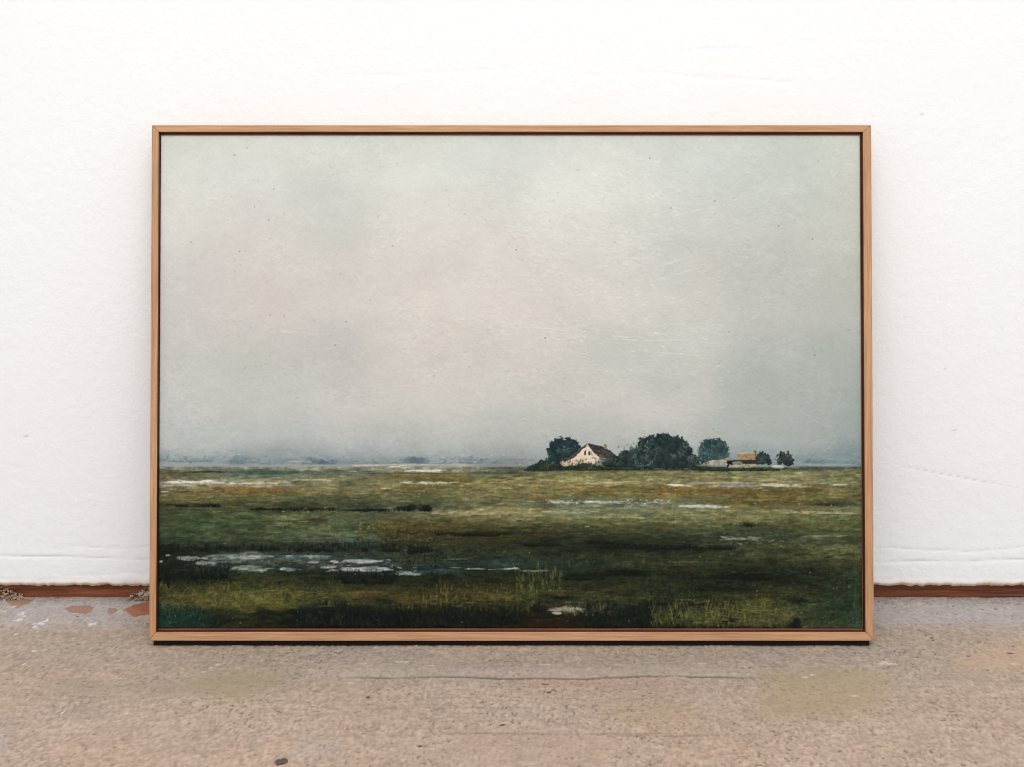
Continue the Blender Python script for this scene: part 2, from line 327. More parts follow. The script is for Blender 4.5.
flecks(161, 545, 456, 464, [(92, 108, 126), (168, 174, 178), (104, 122, 136)], 150, (.8, 3), (.6, 1.1), .5, .3); flecks(161, 545, 448, 458, [(146, 156, 164), (172, 176, 178)], 110, (.8, 4), (.7, 1.3), .4, .5); flecks(740, 860, 450, 465, [(126, 142, 148), (156, 166, 168)], 70, (1, 5), (.7, 1.2), .4, .2)
streak(161, 215, 461, 1.6, (108, 126, 136), .7, .3); streak(161, 240, 464.4, 1.4, (170, 175, 170), .45, .4); streak(240, 340, 465, 1.2, (176, 176, 164), .35, .5); streak(290, 305, 461.5, 2, (185, 178, 168), .7, .2)
dab(169, 455, 167, 460, 1.1, (92, 112, 114), .7, 0); streak(505, 535, 459.8, 2.6, (136, 126, 122), .5, .4); streak(500, 532, 462.2, 2, (134, 146, 150), .7, .2); dab(524, 459.4, 532, 460.6, 1.4, (150, 126, 112), .55, .2)
streak(800, 828, 462.4, 3, (98, 116, 120), .6, .5); dab(806, 462, 810, 459, 1.4, (92, 112, 112), .7, 0); dab(818, 462, 824, 459.5, 1.4, (92, 112, 112), .6, 0); streak(795, 860, 465, 1.6, (168, 176, 170), .65, .3)

# ---------- marsh: thousands of small strokes over the underpainting
def under(x, y):
    return grid_interp(XC, FLD_Y, FLD, np.array([x + R.normal(0, 16)]), np.array([np.clip(y + R.normal(0, 1.8), 467, 628)]))[0]
HUE = [np.array(v) for v in [(1.06,1.02,.94),(.95,1.01,1.0),(1.0,1.0,1.0),(1.1,1.03,.88),(.9,.98,1.0),(1.05,1.06,1.06)]]
for k in range(900):
    y = HORIZON + 4 + (620 - HORIZON) * R.random() ** 1.1; x = R.uniform(158, 862); d = (y - HORIZON) / 162
    L = R.uniform(14, 46 - 14 * d); sgn = R.choice((-1, 1)); c = under(x, y) * HUE[R.integers(6)] * math.exp(sgn * R.uniform(.12, .34 + .2 * d)); t = R.normal(0, .03 + .14 * d); w = R.uniform(1.6, 3 + 3 * d)
    y1 = y + L * math.sin(t) * .5; y2 = y1 + R.normal(0, 1.2)
    dab(x - L / 2, y - L / 2 * math.sin(t), x, y1, w, np.clip(c, 4, 220), .5, .5, .9, .4); dab(x, y1, x + L / 2, y2, w * .8, np.clip(c, 4, 220), .45, .6, .9, .8)
for k in range(5600):
    y = HORIZON + 1 + (628 - HORIZON) * R.random() ** 1.15; x = R.uniform(158, 862); d = (y - HORIZON) / 162
    L = R.uniform(2, 17 - 8 * d); w = R.uniform(.8, 2.0 + 1.6 * d)
    lum = min(1.28 + .2 * d, math.exp(R.normal(-.02, .22 + .12 * d))); c = under(x, y) * HUE[R.integers(6)] * lum
    t = R.normal(0, .05 + .35 * d * (R.random() < .5))
    dab(x - L / 2, y - L / 2 * math.sin(t), x + L / 2, y + L / 2 * math.sin(t), w, np.clip(c, 4, 235), R.uniform(.3, .8), .6, R.uniform(.2, 1.1))
G_D = [(14,22,17),(20,30,24),(26,36,26),(12,16,12)]
G_M = [(44,56,36),(58,64,38),(38,52,38),(66,66,36)]
G_L = [(96,92,48),(84,82,44),(108,100,54),(74,82,52)]
OR = (122, 90, 46); WH = (202, 198, 184)
# the streaked middle distance
for f in [(184,228,472,1.7,(44,38,24),.85,.3),(230,307,472.7,4,(62,80,72),.75,.35),(161,338,466.6,1.5,(160,160,142),.6,.4),(160,228,482.2,3.2,(206,202,190),.95,.25),(160,200,485.5,1.6,(176,172,156),.6,.5),(227,290,483.2,1.5,(200,190,160),.9,.25),
          (290,338,480,1.4,(172,160,122),.8,.3),(300,338,483.6,1,(150,120,70),.6,.3),(160,170,491.7,1.4,(196,194,182),.85,.2),(168,196,491.4,1.6,(66,62,46),.7,.4),(219,292,489.2,4,OR,.8,.45),(222,236,490,3.4,(132,96,66),.7,.3),(270,292,490.2,2.4,(128,92,46),.75,.3),
          (309,317,491.6,2.6,(120,94,50),.6,.4),(328,337,493.2,3.4,(120,94,50),.6,.3),(160,222,505.3,3,(38,38,24),.85,.4),(246,338,509,3.4,(32,34,22),.85,.4),(262,300,507.5,1.2,(104,98,60),.5,.6),(258,309,518,8,(112,112,74),.55,.5),(307,329,520,5,(58,52,36),.75,.4),
          (266,300,525.5,1.4,(128,124,84),.7,.5),(206,224,511.8,1.2,(128,122,88),.6,.3),(240,254,518.5,2.2,(34,40,28),.6,.4),(178,188,522,2.2,(34,42,30),.6,.3),(308,317,528,3,(116,134,110),.6,.4),(290,336,537.8,2.4,(92,110,96),.55,.5),(210,240,523,1,(92,96,64),.5,.4),(228,262,530,1,(98,98,66),.45,.5),
          (341,484,465,1.3,(196,190,170),.85,.35),(388,402,466.5,1.6,(212,206,190),.8,.2),(405,444,470.6,2,(210,205,192),.9,.25),(444,470,471,1.6,(140,146,130),.7,.3),(470,520,472.6,3,(58,70,58),.7,.4),(484,518,468,2.2,(70,82,74),.6,.4),(355,470,473.3,1.6,(58,60,42),.7,.5),
          (360,384,470,1.4,(160,160,140),.6,.4),(377,470,476.6,4.6,(104,90,52),.75,.45),(430,462,478,2,(126,100,44),.6,.4),(470,518,479.6,1.4,(150,142,96),.6,.5),(338,349,482.2,2.6,(122,96,60),.6,.4),(398,412,482.4,1.6,(186,178,156),.85,.2),(414,452,483,2.4,(188,184,166),.85,.3),
          (391,452,488,3.6,(92,80,46),.75,.45),(380,392,488.6,1.4,(170,172,150),.7,.2),(342,356,493.5,2.6,(130,96,36),.6,.4),(338,394,510,2.6,(26,26,18),.85,.35),(362,376,509.8,3,(20,20,14),.8,.3),(394,434,508,6,(34,40,28),.8,.45),(404,418,507,4,(22,28,20),.7,.4),(430,520,513,6,(138,132,98),.6,.55),
          (475,484,509.6,3,(170,164,128),.7,.3),(496,518,509,4,(146,126,82),.65,.4),(430,440,513.5,2,(160,160,132),.7,.3),(410,432,517.5,3.5,(118,128,108),.6,.4),(357,416,527,6,(78,68,36),.5,.5),(430,520,533.5,4.6,(34,28,15),.85,.4),(440,470,526,3,(96,78,34),.55,.5),(395,432,531,5,(44,44,30),.6,.5),(470,500,535.5,2.6,(20,18,10),.8,.3),
          (338,364,534,4,(92,112,88),.55,.5),(338,358,540,3,(78,100,84),.5,.5),
          (531,576,482,3,(152,144,100),.6,.5),(581,632,483,2,(182,172,130),.75,.4),(667,684,485.2,2.2,(216,210,192),.95,.15),(684,700,483.8,2.2,(150,150,140),.7,.3),(590,616,490.2,2.4,(122,94,54),.75,.35),(571,580,489,1.4,(120,84,40),.6,.3),(525,561,496.6,2.4,(134,96,50),.85,.3),(528,540,494,1.3,(176,140,90),.6,.3),(535,544,491.5,1.2,(140,104,52),.6,.3),
          (648,694,491.8,3.6,(116,86,46),.75,.4),(656,668,497.6,2,(120,90,48),.6,.4),(545,672,500.4,2,(78,84,74),.7,.5),(546,575,502,3.4,(184,184,170),.85,.4),(578,640,502.3,3,(176,178,164),.75,.5),(582,590,502.5,2,(214,210,196),.8,.2),(645,672,502.6,2.4,(186,180,164),.8,.4),(600,625,505,2.4,(66,72,60),.55,.5),(676,700,506.4,3,(176,182,174),.85,.3),(660,700,504,2,(84,92,88),.6,.5),
          (541,588,512,4.4,(136,138,114),.65,.45),(518,545,512.5,3,(134,130,94),.6,.4),(590,626,512.5,3.6,(88,94,62),.5,.5),(651,700,512,1.6,(150,142,98),.65,.4),(580,660,517.5,1.4,(136,132,92),.45,.6),(520,533,530,3,(92,70,38),.6,.4),(530,548,535,2.6,(84,60,28),.5,.5),(584,590,526.5,1.6,(150,146,104),.7,.2),
          (757,794,485.2,3,(198,190,166),.9,.25),(707,756,486,4,(134,138,132),.75,.35),(690,760,483,1.3,(186,180,156),.7,.4),(827,849,484.6,2.2,(178,172,152),.85,.3),(812,830,483,1.8,(118,122,110),.7,.3),(796,814,486.8,1.6,(150,146,116),.6,.4),(690,762,491,4.6,(102,80,44),.7,.45),(700,722,490.4,2.4,(118,86,46),.6,.4),(768,800,495,2.4,(106,82,46),.6,.45),
          (784,796,499.4,3.4,(94,68,36),.75,.3),(806,856,502.6,6,(64,64,46),.65,.5),(818,850,505,2.4,(50,50,36),.55,.5),(690,724,506.2,3.4,(164,172,166),.85,.3),(690,700,504.5,1.6,(82,92,94),.6,.3),(700,724,504.3,1.2,(92,100,98),.6,.3),(724,740,505.8,4,(120,108,62),.5,.4),(787,850,512.7,1.9,(156,152,120),.85,.3),(745,772,512,2.2,(140,136,98),.7,.4),(752,772,514,1.3,(96,88,52),.7,.3),
          (690,716,510.6,1.5,(146,142,98),.6,.4),(736,756,524,5,(58,60,40),.65,.5),(770,840,524,5,(86,80,44),.45,.6),(720,762,538.6,1.4,(132,142,122),.6,.6),(800,842,536,1.1,(120,124,96),.5,.6),(804,861,547.5,6,(98,100,62),.6,.4),(690,780,531,4,(52,64,46),.4,.5),(690,714,467.6,4,(38,50,42),.8,.3),(714,780,469.4,3,(44,58,50),.8,.4),(780,860,468.6,2.4,(62,76,68),.75,.4),
          (520,556,470.6,3,(48,56,44),.75,.4),(556,700,469.6,2.2,(60,64,44),.6,.5),(600,640,476,2,(96,92,52),.5,.5),(690,716,474,1.4,(176,156,106),.6,.4),(562,600,471.5,1.2,(128,112,64),.5,.5)]:
    streak(*f)
flecks(357, 432, 524, 540, [(128,104,46),(112,90,40),(140,120,60),(60,54,30)], 110, (.6, 3), (.6, 1.0), .5, 1.0)
flecks(520, 700, 484, 500, [(150,140,96),(96,88,52)], 90, (1, 6), (.7, 1.2), .5, .1); flecks(161, 520, 474, 500, [(150,142,104),(84,86,60),(132,116,70)], 190, (1, 7), (.7, 1.3), .5, .12)
flecks(690, 858, 472, 512, [(150,144,104),(92,84,50)], 110, (1, 7), (.7, 1.2), .45, .1); flecks(715, 790, 533, 546, [(104,114,90),(126,134,112)], 36, (1, 4), (.6, 1.1), .55, .15)
flecks(270, 338, 507, 512, [(124,116,78)], 14, (.6, 2)); flecks(545, 672, 499.5, 504.5, [(204,202,190),(62,70,64),(150,152,140),(84,90,78)], 110, (.6, 3), (.6, 1.2), .6, .2)
# scrub growing along the middle
grass(160, 345, 546, 553, 2, 6, G_D, 300, .8, .3); grass(300, 400, 544, 551, 2, 5, G_D, 160, .8, .3); grass(408, 432, 546, 552, 3, 6, G_D, 70); grass(432, 520, 548, 554, 2, 5, G_D + G_M, 120, .6)
for (a, b, y, h_) in [(585,612,543,4),(600,640,546,3),(636,690,548,4),(520,560,545,3),(690,735,549,2.4)]:
    streak(a, b, y, h_ + 1, (22, 27, 19), .7, .5); grass(a, b, y - 1, y + h_ / 2, 1.5, 4, G_D, int((b - a) * 3), .7, .5)
# water lying in the marsh
for f in [(200,272,556.8,9,(112,124,118),.7,.35),(268,338,557.4,5,(86,102,100),.65,.35),(176,203,558,5,(164,172,167),.85,.25),(195,218,563,5,(166,171,163),.85,.25),(226,268,557.6,2.6,(156,164,158),.75,.35),(228,271,569,5,(152,158,152),.88,.25),(240,256,566,2,(124,136,130),.7,.4),(279,298,569.4,3.6,(146,156,152),.85,.25),
          (166,171,555.6,2,(186,190,184),.9,.1),(160,164,561.4,2,(170,178,178),.9,.1),(298,332,556.6,2.6,(140,152,150),.7,.3),(286,294,557.4,4,(92,112,124),.7,.2),(307,321,562,2.4,(166,172,166),.8,.3),(320,338,566.8,3,(196,196,184),.9,.2),(330,340,561.4,3,(206,206,198),.9,.15),(328,340,570.6,2,(200,200,188),.85,.2),
          (338,381,561.6,3.6,(176,184,180),.85,.25),(352,380,560,2,(120,136,138),.6,.3),(338,394,569.6,5,(154,164,160),.88,.25),(340,362,568.2,2.2,(190,196,192),.8,.2),(390,424,573.6,3.2,(166,178,178),.9,.2),(396,414,571.6,1.6,(118,138,142),.6,.3),(412,470,571.4,4,(66,84,84),.6,.35),(380,404,564.4,3,(78,98,98),.6,.4),
          (442,470,559.4,1.4,(124,130,108),.6,.5),(448,462,567.8,1.2,(132,142,138),.65,.4),(463,487,568.8,1.4,(176,180,164),.85,.3),(496,520,569,2,(152,168,158),.85,.2),(500,520,565,4,(66,84,74),.55,.4),(518,551,570.8,1.6,(144,158,142),.85,.2),(470,520,562,4,(46,60,52),.55,.4),(518,560,565,6,(44,60,48),.5,.4),
          (161,230,553,3,(24,32,26),.6,.4),(272,300,563.4,4,(34,44,36),.7,.4),(218,250,564.6,2.4,(30,38,32),.75,.4),(300,330,574,4,(24,32,26),.6,.4)]:
    streak(*f)
flecks(190, 345, 553, 572, [(176,182,176),(36,46,42),(120,132,128),(50,62,56)], 80, (1, 5), (.6, 1.2), .5, .2); flecks(338, 420, 559, 574, [(186,194,192),(86,102,102),(44,56,52)], 50, (1, 5), (.6, 1.1), .5, .2)
grass(160, 232, 568, 584, 3, 8, G_D, 380, .8, .5); grass(158, 200, 560, 569, 3, 6, G_D, 40, .8, .4); grass(338, 397, 576, 584, 4, 9, G_D, 330, .85, .2); grass(396, 440, 560, 568, 3, 8, G_M + G_L, 80, .55, .2); grass(404, 450, 553, 566, 3, 7, G_D + G_M, 140, .7, .25)
grass(424, 432, 572, 577, 2, 5, G_D, 20)
# foreground
for b in [(256,597,24,8,(112,108,54),.5),(280,606,14,7,(98,96,42),.5),(204,601,30,10,(88,82,42),.6),(185,621,34,11,(30,54,42),.6),(170,616,14,9,(28,54,46),.4),(270,614,18,5,(20,22,16),.7),(218,621,16,6,(22,26,18),.6),(310,618,34,11,(16,20,16),.85),(370,594,24,4,(92,76,42),.6),(382,602,10,6,(30,36,22),.7),(400,620,60,9,(14,15,12),.85),
          (360,618,26,10,(13,18,15),.85),(470,618,46,9,(16,17,12),.8),(505,606,14,9,(40,44,26),.5),(414,600,18,6,(82,76,34),.5),(490,596,18,4,(92,82,54),.5),(538,607,8,6,(13,16,15),.9),(545,625,28,5,(44,24,16),.8),(597,620,20,8,(18,24,18),.85),(632,616,16,12,(14,24,19),.9),(650,612,10,14,(22,32,22),.6),
          (700,618,24,9,(96,94,50),.6),(735,614,34,12,(82,80,42),.6),(795,623,9,5,(9,16,13),.9),(793,600,8,4,(34,28,20),.8),(745,577,38,4,(15,20,14),.8),(730,588,30,5,(18,24,17),.7),(580,577,24,4,(14,20,14),.75),(625,573,28,3.4,(12,18,12),.8),(690,580,30,8,(26,32,22),.5),(857,616,7,16,(56,76,58),.5),(838,600,24,18,(34,48,34),.4),
          (820,618,28,8,(36,50,34),.5),(715,600,26,5,(26,26,18),.6),(665,604,24,4,(20,20,16),.6),(660,618,12,10,(74,74,36),.5)]:
    blob(*b, 0.55, 0.6)
for f in [(265,292,582.6,1.6,(34,28,15),.8,.3),(346,390,592.4,2,(104,84,48),.6,.4),(546,588,609.4,5.5,(146,142,128),.85,.35),(551,562,612.8,3,(192,188,170),.9,.15),(572,579,608.6,3,(200,202,204),.9,.1),(580,600,611,4,(120,112,80),.6,.4),(550,575,590.6,1.4,(104,86,60),.7,.3),(575,596,592,1.3,(112,98,66),.5,.4),(532,560,595.5,2.4,(28,20,14),.7,.4),(553,568,597.5,4,(20,18,12),.75,.3),
          (560,590,602.4,2.4,(70,80,50),.5,.5),(530,560,619.5,2,(60,48,32),.5,.5),(676,692,600,1.4,(132,132,112),.7,.3),(713,780,578.5,2.4,(12,16,11),.7,.4),(755,790,593,3,(30,30,20),.6,.5),(660,700,562,1.4,(118,98,68),.55,.5),(806,816,604.6,1.6,(120,114,72),.6,.4),(690,716,597,3,(34,28,18),.6,.4),(813,832,573,1.4,(20,24,16),.7,.4),(790,815,573.5,3,(26,32,22),.6,.4),(800,861,560,3,(62,60,38),.4,.6)]:
    streak(*f)
grass(236, 338, 584, 606, 4, 10, G_M + [(96,92,44)], 330, .5, .35); grass(160, 250, 588, 612, 4, 11, [(92,86,44),(110,100,54),(70,68,34),(56,60,34)], 420, .5, .6); grass(160, 216, 610, 629, 4, 11, [(28,54,44),(38,66,54),(20,38,32),(16,28,24)], 260, .6, .12)
grass(296, 520, 612, 630, 6, 15, G_D, 700, .75, .12); grass(300, 345, 606, 628, 7, 14, [(32,46,34),(50,62,44)], 70, .5, .08); grass(400, 520, 592, 612, 6, 14, [(86,80,36),(72,70,34),(52,56,28)], 260, .55, .1); grass(430, 448, 590, 612, 9, 16, [(118,110,50),(98,96,44)], 26, .7, .06); grass(440, 515, 584, 600, 3, 6, [(82,62,40),(60,56,32),(98,84,52)], 190, .55, .3)
grass(518, 562, 572, 596, 7, 14, [(98,96,58),(70,76,42),(42,52,32)], 190, .65, .12); grass(518, 540, 592, 614, 8, 16, [(82,84,40),(62,68,32)], 90, .6, .12); grass(560, 600, 606, 616, 5, 10, [(140,128,80),(98,94,54)], 70, .6, .2); grass(575, 650, 610, 630, 7, 16, G_D, 330, .75, .18); grass(646, 770, 602, 629, 6, 14, [(96,94,48),(80,80,40),(118,112,62),(58,60,32)], 560, .55, .22)
grass(640, 700, 575, 604, 4, 9, G_D + G_M, 260, .5, .5); grass(560, 690, 556, 570, 4, 8, [(66,70,42),(88,80,50),(40,50,32)], 170, .5, .3); grass(646, 656, 606, 628, 8, 14, [(24,26,18)], 14, .7, .1); grass(715, 730, 604, 624, 6, 12, [(24,26,18)], 22, .6, .3); grass(770, 850, 600, 629, 4, 9, [(40,56,38),(30,44,32),(70,72,42)], 260, .5, .35); grass(850, 861, 565, 629, 10, 22, [(56,74,58),(44,58,44),(66,84,66)], 60, .5, .06)
grass(690, 760, 575, 592, 3, 7, G_D, 180, .6, .4); grass(820, 861, 572, 590, 3, 7, G_D + G_M, 90, .5, .3); grass(520, 700, 590, 604, 3, 7, G_D + G_M, 240, .45, .5)
flecks(160, 860, 585, 627, [(120,118,78),(96,100,64),(140,136,104)], 120, (.4, 1.8), (.6, 1.1), .5, .6); flecks(640, 860, 548, 600, [(20,26,18),(30,36,24),(64,66,42)], 200, (2, 10), (.6, 1.2), .45, .06)
for (x, y) in [(462,622),(176,616),(171,623),(550,590),(529,552.5),(409,607),(361,579),(756,591),(836,587),(848,587),(775,609),(800,613),(760,606.5),(809,572.5),(699,557),(717,626),(241,623)]:
    dab(x, y, x + .6, y, 1.0, (168, 166, 146), .55, 0, 1.0, 0)
dab(169, 582, 169.6, 588, 3, (16, 20, 15), .8, 0)
fieldm = (GY >= HORIZON)
H += np.where(fieldm, 0.8 * m2 + 0.35 * BR * smooth(600, 540, GY) + 0.5 * BR2 + 0.5 * fine, 0)
near = smooth(500, 590, GY); rough = fbm(GX / 1.5, GY / 1.4, 49, 2); knife = fbm(GX / 7, GY / 2.0, 50, 4)
P[fieldm] *= (1 + (0.05 - .04 * near) * BR + 0.12 * BR2 + 0.10 * fine + (0.12 + .12 * near) * rough + 0.16 * knife)[fieldm][:, None]
P[fieldm] += (knife * 5)[fieldm][:, None] * np.array((1., .3, -.6))

def scrub(x0, x1, y, h, n, cols=((12, 16, 12), (20, 25, 18), (28, 34, 24)), a=.85, lean=.35):
    """crisp dark growth: clumps of short upright dabs on a broken foot line"""
    k = max(2, int((x1 - x0) / 9)); cl = [(R.uniform(x0 + 3, max(x0 + 4, x1 - 3)), R.uniform(.35, 1.1), R.uniform(2.5, 7)) for _ in range(k)]
    for _ in range(n):
        cx, hh, cw_ = cl[R.integers(k)]; x = cx + R.normal(0, cw_ * .7)
        L = h * hh * R.uniform(.25, 1) * math.exp(-((x - cx) / (cw_ * 1.3)) ** 2); t = R.normal(0, lean); yb = y + R.normal(0, .5 + h * .06)
        dab(x, yb, x + t * L, yb - L, R.uniform(.7, 1.3), np.array(cols[R.integers(len(cols))]) * R.uniform(.8, 1.2), a * R.uniform(.5, 1), 0, .9, .6)
for f in [(585,614,543.5,4.5,150),(598,642,547.5,3,150),(638,692,548,4.5,220),(520,560,545.5,2.6,70),(161,222,506.5,2.6,150),(246,340,510,3,240),(394,434,510,5.5,200),(338,394,511,2.4,130),(436,520,535.5,3.4,200),(408,442,552,6,150),(290,404,551,4.4,330),
          (160,290,550,4.4,260),(160,232,578,9,330),(338,398,583,9,330),(320,372,611,12,200),(372,420,613,9,150),(296,340,627,15,220),(340,430,628,13,330),(410,470,627,14,260),(440,520,618,14,260),(470,522,628,10,160),(575,612,627,13,170),(606,652,628,18,330),(640,654,612,14,60),
          (529,547,610,7,110),(640,704,605,4,150),(784,804,602,3.6,60),(712,782,579,3,130),(690,752,590,2.6,110),(808,856,505,2.6,70),(736,757,526,3.4,60),(714,734,622,11,60),(786,806,628,8,80),(560,606,579,4,110),(600,650,575,3,110),(690,780,628,4,90),(540,580,598,3,60)]:
    scrub(*f)
for (x0, x1, y0, y1, c, n) in [(430,520,511,514.5,(172,164,124),26),(541,592,510.5,513.5,(166,166,138),18),(787,850,511.8,513.4,(170,164,126),16),(590,662,516,519,(160,156,112),16),(161,290,481,484,(214,208,190),22),(400,455,482,484,(206,200,180),14),(352,480,464.6,466,(206,200,182),22),(404,446,470,472,(218,212,198),12),
                               (664,690,484.6,486,(222,216,200),8),(757,795,484,486.6,(206,198,176),14),(707,757,485,487,(158,160,152),12),(690,724,505.4,507.4,(186,194,188),10),(676,700,505.6,507.4,(192,196,188),8),(266,306,515,525,(140,140,98),16),(560,640,481,485,(170,162,116),18),(690,860,474,480,(146,142,100),18),(470,520,479,486,(160,152,104),16),
                               (720,764,537,540,(150,158,140),14),(800,842,535.4,536.8,(134,138,112),9),(195,268,555,559,(178,184,178),16),(229,270,567.6,570.4,(176,182,176),12),(338,392,567.6,571,(186,196,192),16),(338,380,560.6,563,(196,202,198),10),(463,520,568,569.8,(178,184,170),10),(546,586,608,611,(168,164,150),14),
                               (690,770,600,625,(122,116,64),50),(161,340,590,606,(112,106,60),60),(430,520,592,606,(104,96,56),40)]:
    flecks(x0, x1, y0, y1, [c], n, (2, 9), (.6, 1.1), .5, .05)
lum_ = (P @ np.array((.3, .59, .11)))[..., None]
P[fieldm] = (lum_ + (P - lum_) * .96)[fieldm]
mid_band = smooth(468, 476, GY) * smooth(548, 515, GY)
P[fieldm] *= (1 + .05 * mid_band * (.6 + .4 * smooth(330, 480, GX)))[fieldm][:, None]
# ---------- painted trees and houses
def crown(label, pts, base, dark, lights, n, dab_r=(0.8, 2.2), rag=3.0):
    """a painted clump: ragged outline, leaf masses of short dabs, each mass lit along its upper left"""
    xs = [p[0] for p in pts]; ys = [p[1] for p in pts]
    sl = win(min(xs) - 6, max(xs) + 6, min(ys) - 6, base + 3)
    X, Y = GX[sl], GY[sl]
    jx = X + rag * fbm(X / 2.2, Y / 2.2, 60 + label, 3); jy = Y + rag * fbm(X / 2.2, Y / 2.2, 80 + label, 3)
    m = inside(pts, jx, jy)
    P[sl][m] = np.array(dark) * (1 + 0.45 * fbm(X / 3.4, Y / 2.6, 90 + label, 4))[m][:, None]
    H[sl][m] += 1.5
    LAB[sl][m] = label
    save = P[sl].copy()
    mass = [(R.uniform(min(xs), max(xs)), R.uniform(min(ys) - 1, base), R.uniform(2.4, 4.6)) for _ in range(max(5, n // 14))]
    for k in range(n * 2):
        mx, my, mr = mass[R.integers(len(mass))]
        x = mx + R.normal(0, mr * .6); y = my + R.normal(0, mr * .6)
        if not (min(xs) < x < max(xs) and y < base): continue
        lit = np.clip(0.5 - 0.28 * (y - my) / mr - 0.16 * (x - mx) / mr, 0, 1)
        c = np.array(dark) * .8 + (np.array(lights[R.integers(len(lights))]) * 1.18 - np.array(dark) * .8) * lit ** .85 * R.uniform(.55, 1.3)
        r = R.uniform(*dab_r); t = R.uniform(-2.4, -.7)
        dab(x, y, x + r * math.cos(t), y + r * math.sin(t), R.uniform(.7, 1.35), np.clip(c, 6, 200), R.uniform(.45, .9), 0, 1.0, .5)
    # stray leaves break the outline
    edge_ = smooth(.9, .2, np.abs(fbm(X / 1.2, Y / 1.2, 95 + label, 2)) * 2)
    out = inside(pts, X + 1.05 * rag * fbm(X / 1.5, Y / 1.5, 61 + label, 2), Y + 1.05 * rag * fbm(X / 1.5, Y / 1.5, 81 + label, 2)) & ~m
    keepP = P[sl].copy()
    P[sl][~m] = save[~m]
    P[sl][out] = save[out] * .5 + (np.array(dark) * .6 + np.array(lights[0]) * .5) * .5
T_D = (35, 51, 55)
T_L = [(72,98,96),(58,82,82),(90,112,104),(48,64,60)]
N_TREE1, N_HOUSE, N_BUSH, N_TREE2, N_TREE3, N_BARN, N_SHRUB1, N_SHRUB2, N_HEDGE = range(1, 10)
crown(N_TREE1, [(544,468),(543,463),(546,460),(547.6,456),(548,449),(550,447),(551,441.6),(554,440.6),(555.6,438),(560,436.8),(563.6,439),(566,438.4),(569,437.4),(572,440.4),(576,440.6),(579,443.6),(580.5,448),(579,454),(574,460),(570,468)], 468, T_D, T_L, 230)
crown(N_TREE3, [(699,463),(697.5,457),(698.5,448),(701,442),(706,439.6),(712,438.6),(718,439),(724,441.5),(728,447),(729.5,454),(727,460),(722,463)], 463, (46, 65, 68), [(84,112,112),(70,96,96),(102,126,120)], 210)
crown(N_TREE2, [(616,469),(615,460),(619,457),(621,452),(625,450),(628,451),(631,447.6),(636,447),(638.5,443),(639,438.6),(642,437),(645,438.6),(648,435.6),(652,434.6),(654,437),(657,433.6),(661,433.6),(664,432.4),(668,433),(670,436.6),(672.6,437.4),(676,436),(681,437.4),(683.6,440.6),(687,441.6),(688.4,447.4),(692,449),(693,454),(697.4,455.6),(699,461),(700,469)], 469, (36, 50, 51), [(74,94,88),(64,82,74),(94,112,102),(108,122,106),(52,66,60)], 640)
for (x, y) in [(624,446),(627,443.5),(630,444),(633,442)]: dab(x, y + 3, x + 1, y, 1.5, (120, 136, 128), .6, 0)
# the farmhouse
def fill(label, poly, col, tex=0.08, hh=1.6, jit=0.7):
    xs = [p[0] for p in poly]; ys = [p[1] for p in poly]
    sl = win(min(xs) - 2, max(xs) + 2, min(ys) - 2, max(ys) + 2); X, Y = GX[sl], GY[sl]
    m = inside(poly, X + jit * fbm(X / 1.8, Y / 1.8, 120 + label, 2), Y + jit * fbm(X / 1.8, Y / 1.8, 130 + label, 2))
    P[sl][m] = np.array(col) * (1 + tex * 2 * fbm(X / 2, Y / 1.6, 140 + label, 3))[m][:, None]; H[sl][m] = hh
    if label: LAB[sl][m] = label
fill(N_HOUSE, [(598.4,456),(613,458),(612,466),(599,467.4)], (124, 130, 126), .14)
fill(N_HOUSE, [(586.6,445.2),(598.8,456.4),(599.2,467.6),(570,467.6),(571,459)], (222, 204, 184), .05)
fill(N_HOUSE, [(560.6,461.5),(584,459),(584,467.8),(562,468)], (204, 186, 160), .12)
fill(N_HOUSE, [(587,443.6),(594,444.4),(605.4,447.6),(612,452),(618,457.4),(612,458.6),(598.8,457),(592.5,451.3)], (56, 52, 51), .25)
fill(N_HOUSE, [(587.2,443.6),(586,446.6),(576,455.6),(571.4,459.6),(564,459),(564.6,457.4),(569.6,457.2),(578,449.6)], (76, 66, 58), .2)
fill(N_HOUSE, [(604.4,444),(606.8,444.4),(606.8,449.4),(604.4,448.6)], (146, 118, 110), .08, 2)
fill(N_HOUSE, [(583.8,451),(586,450.8),(586,455),(584,455)], (52, 46, 42), .1, 1.7, .1); fill(N_HOUSE, [(588.2,451),(590.3,451.2),(590.3,455.4),(588.2,455.2)], (48, 44, 42), .1, 1.7, .1); fill(N_HOUSE, [(586.2,451.4),(588,451.4),(588,455.4),(586.2,455.2)], (232, 224, 212), .03, 1.8, .1)
for _ in range(70):
    x = R.uniform(588, 615); y = 445 + (x - 588) * .35 + R.uniform(0, 8)
    j, i = int((y - PY0) * S), int((x - PX0) * S)
    if LAB[j, i] == N_HOUSE and P[j, i].mean() < 95: dab(x, y, x + 2.4, y + 1.4, .9, np.array((90, 84, 80)) * R.uniform(.5, 1.25), .65, 0, .5)
for (x, y, c) in [(572,463,(90,84,60)),(577,461.5,(66,64,46)),(581,463,(110,98,76)),(567,464,(150,130,100)),(573,466,(58,62,44)),(563,462,(166,150,122)),(580.6,460.2,(60,54,44))]: dab(x, y, x + 2.4, y + .6, 1.5, c, .8, 0)
crown(N_BUSH, [(605,469),(603,464),(606,460.5),(609,458),(614,457.6),(620,454),(625,457),(627,462),(627,469)], 469, (30, 42, 38), [(70,90,78),(84,98,76),(56,70,56)], 120)
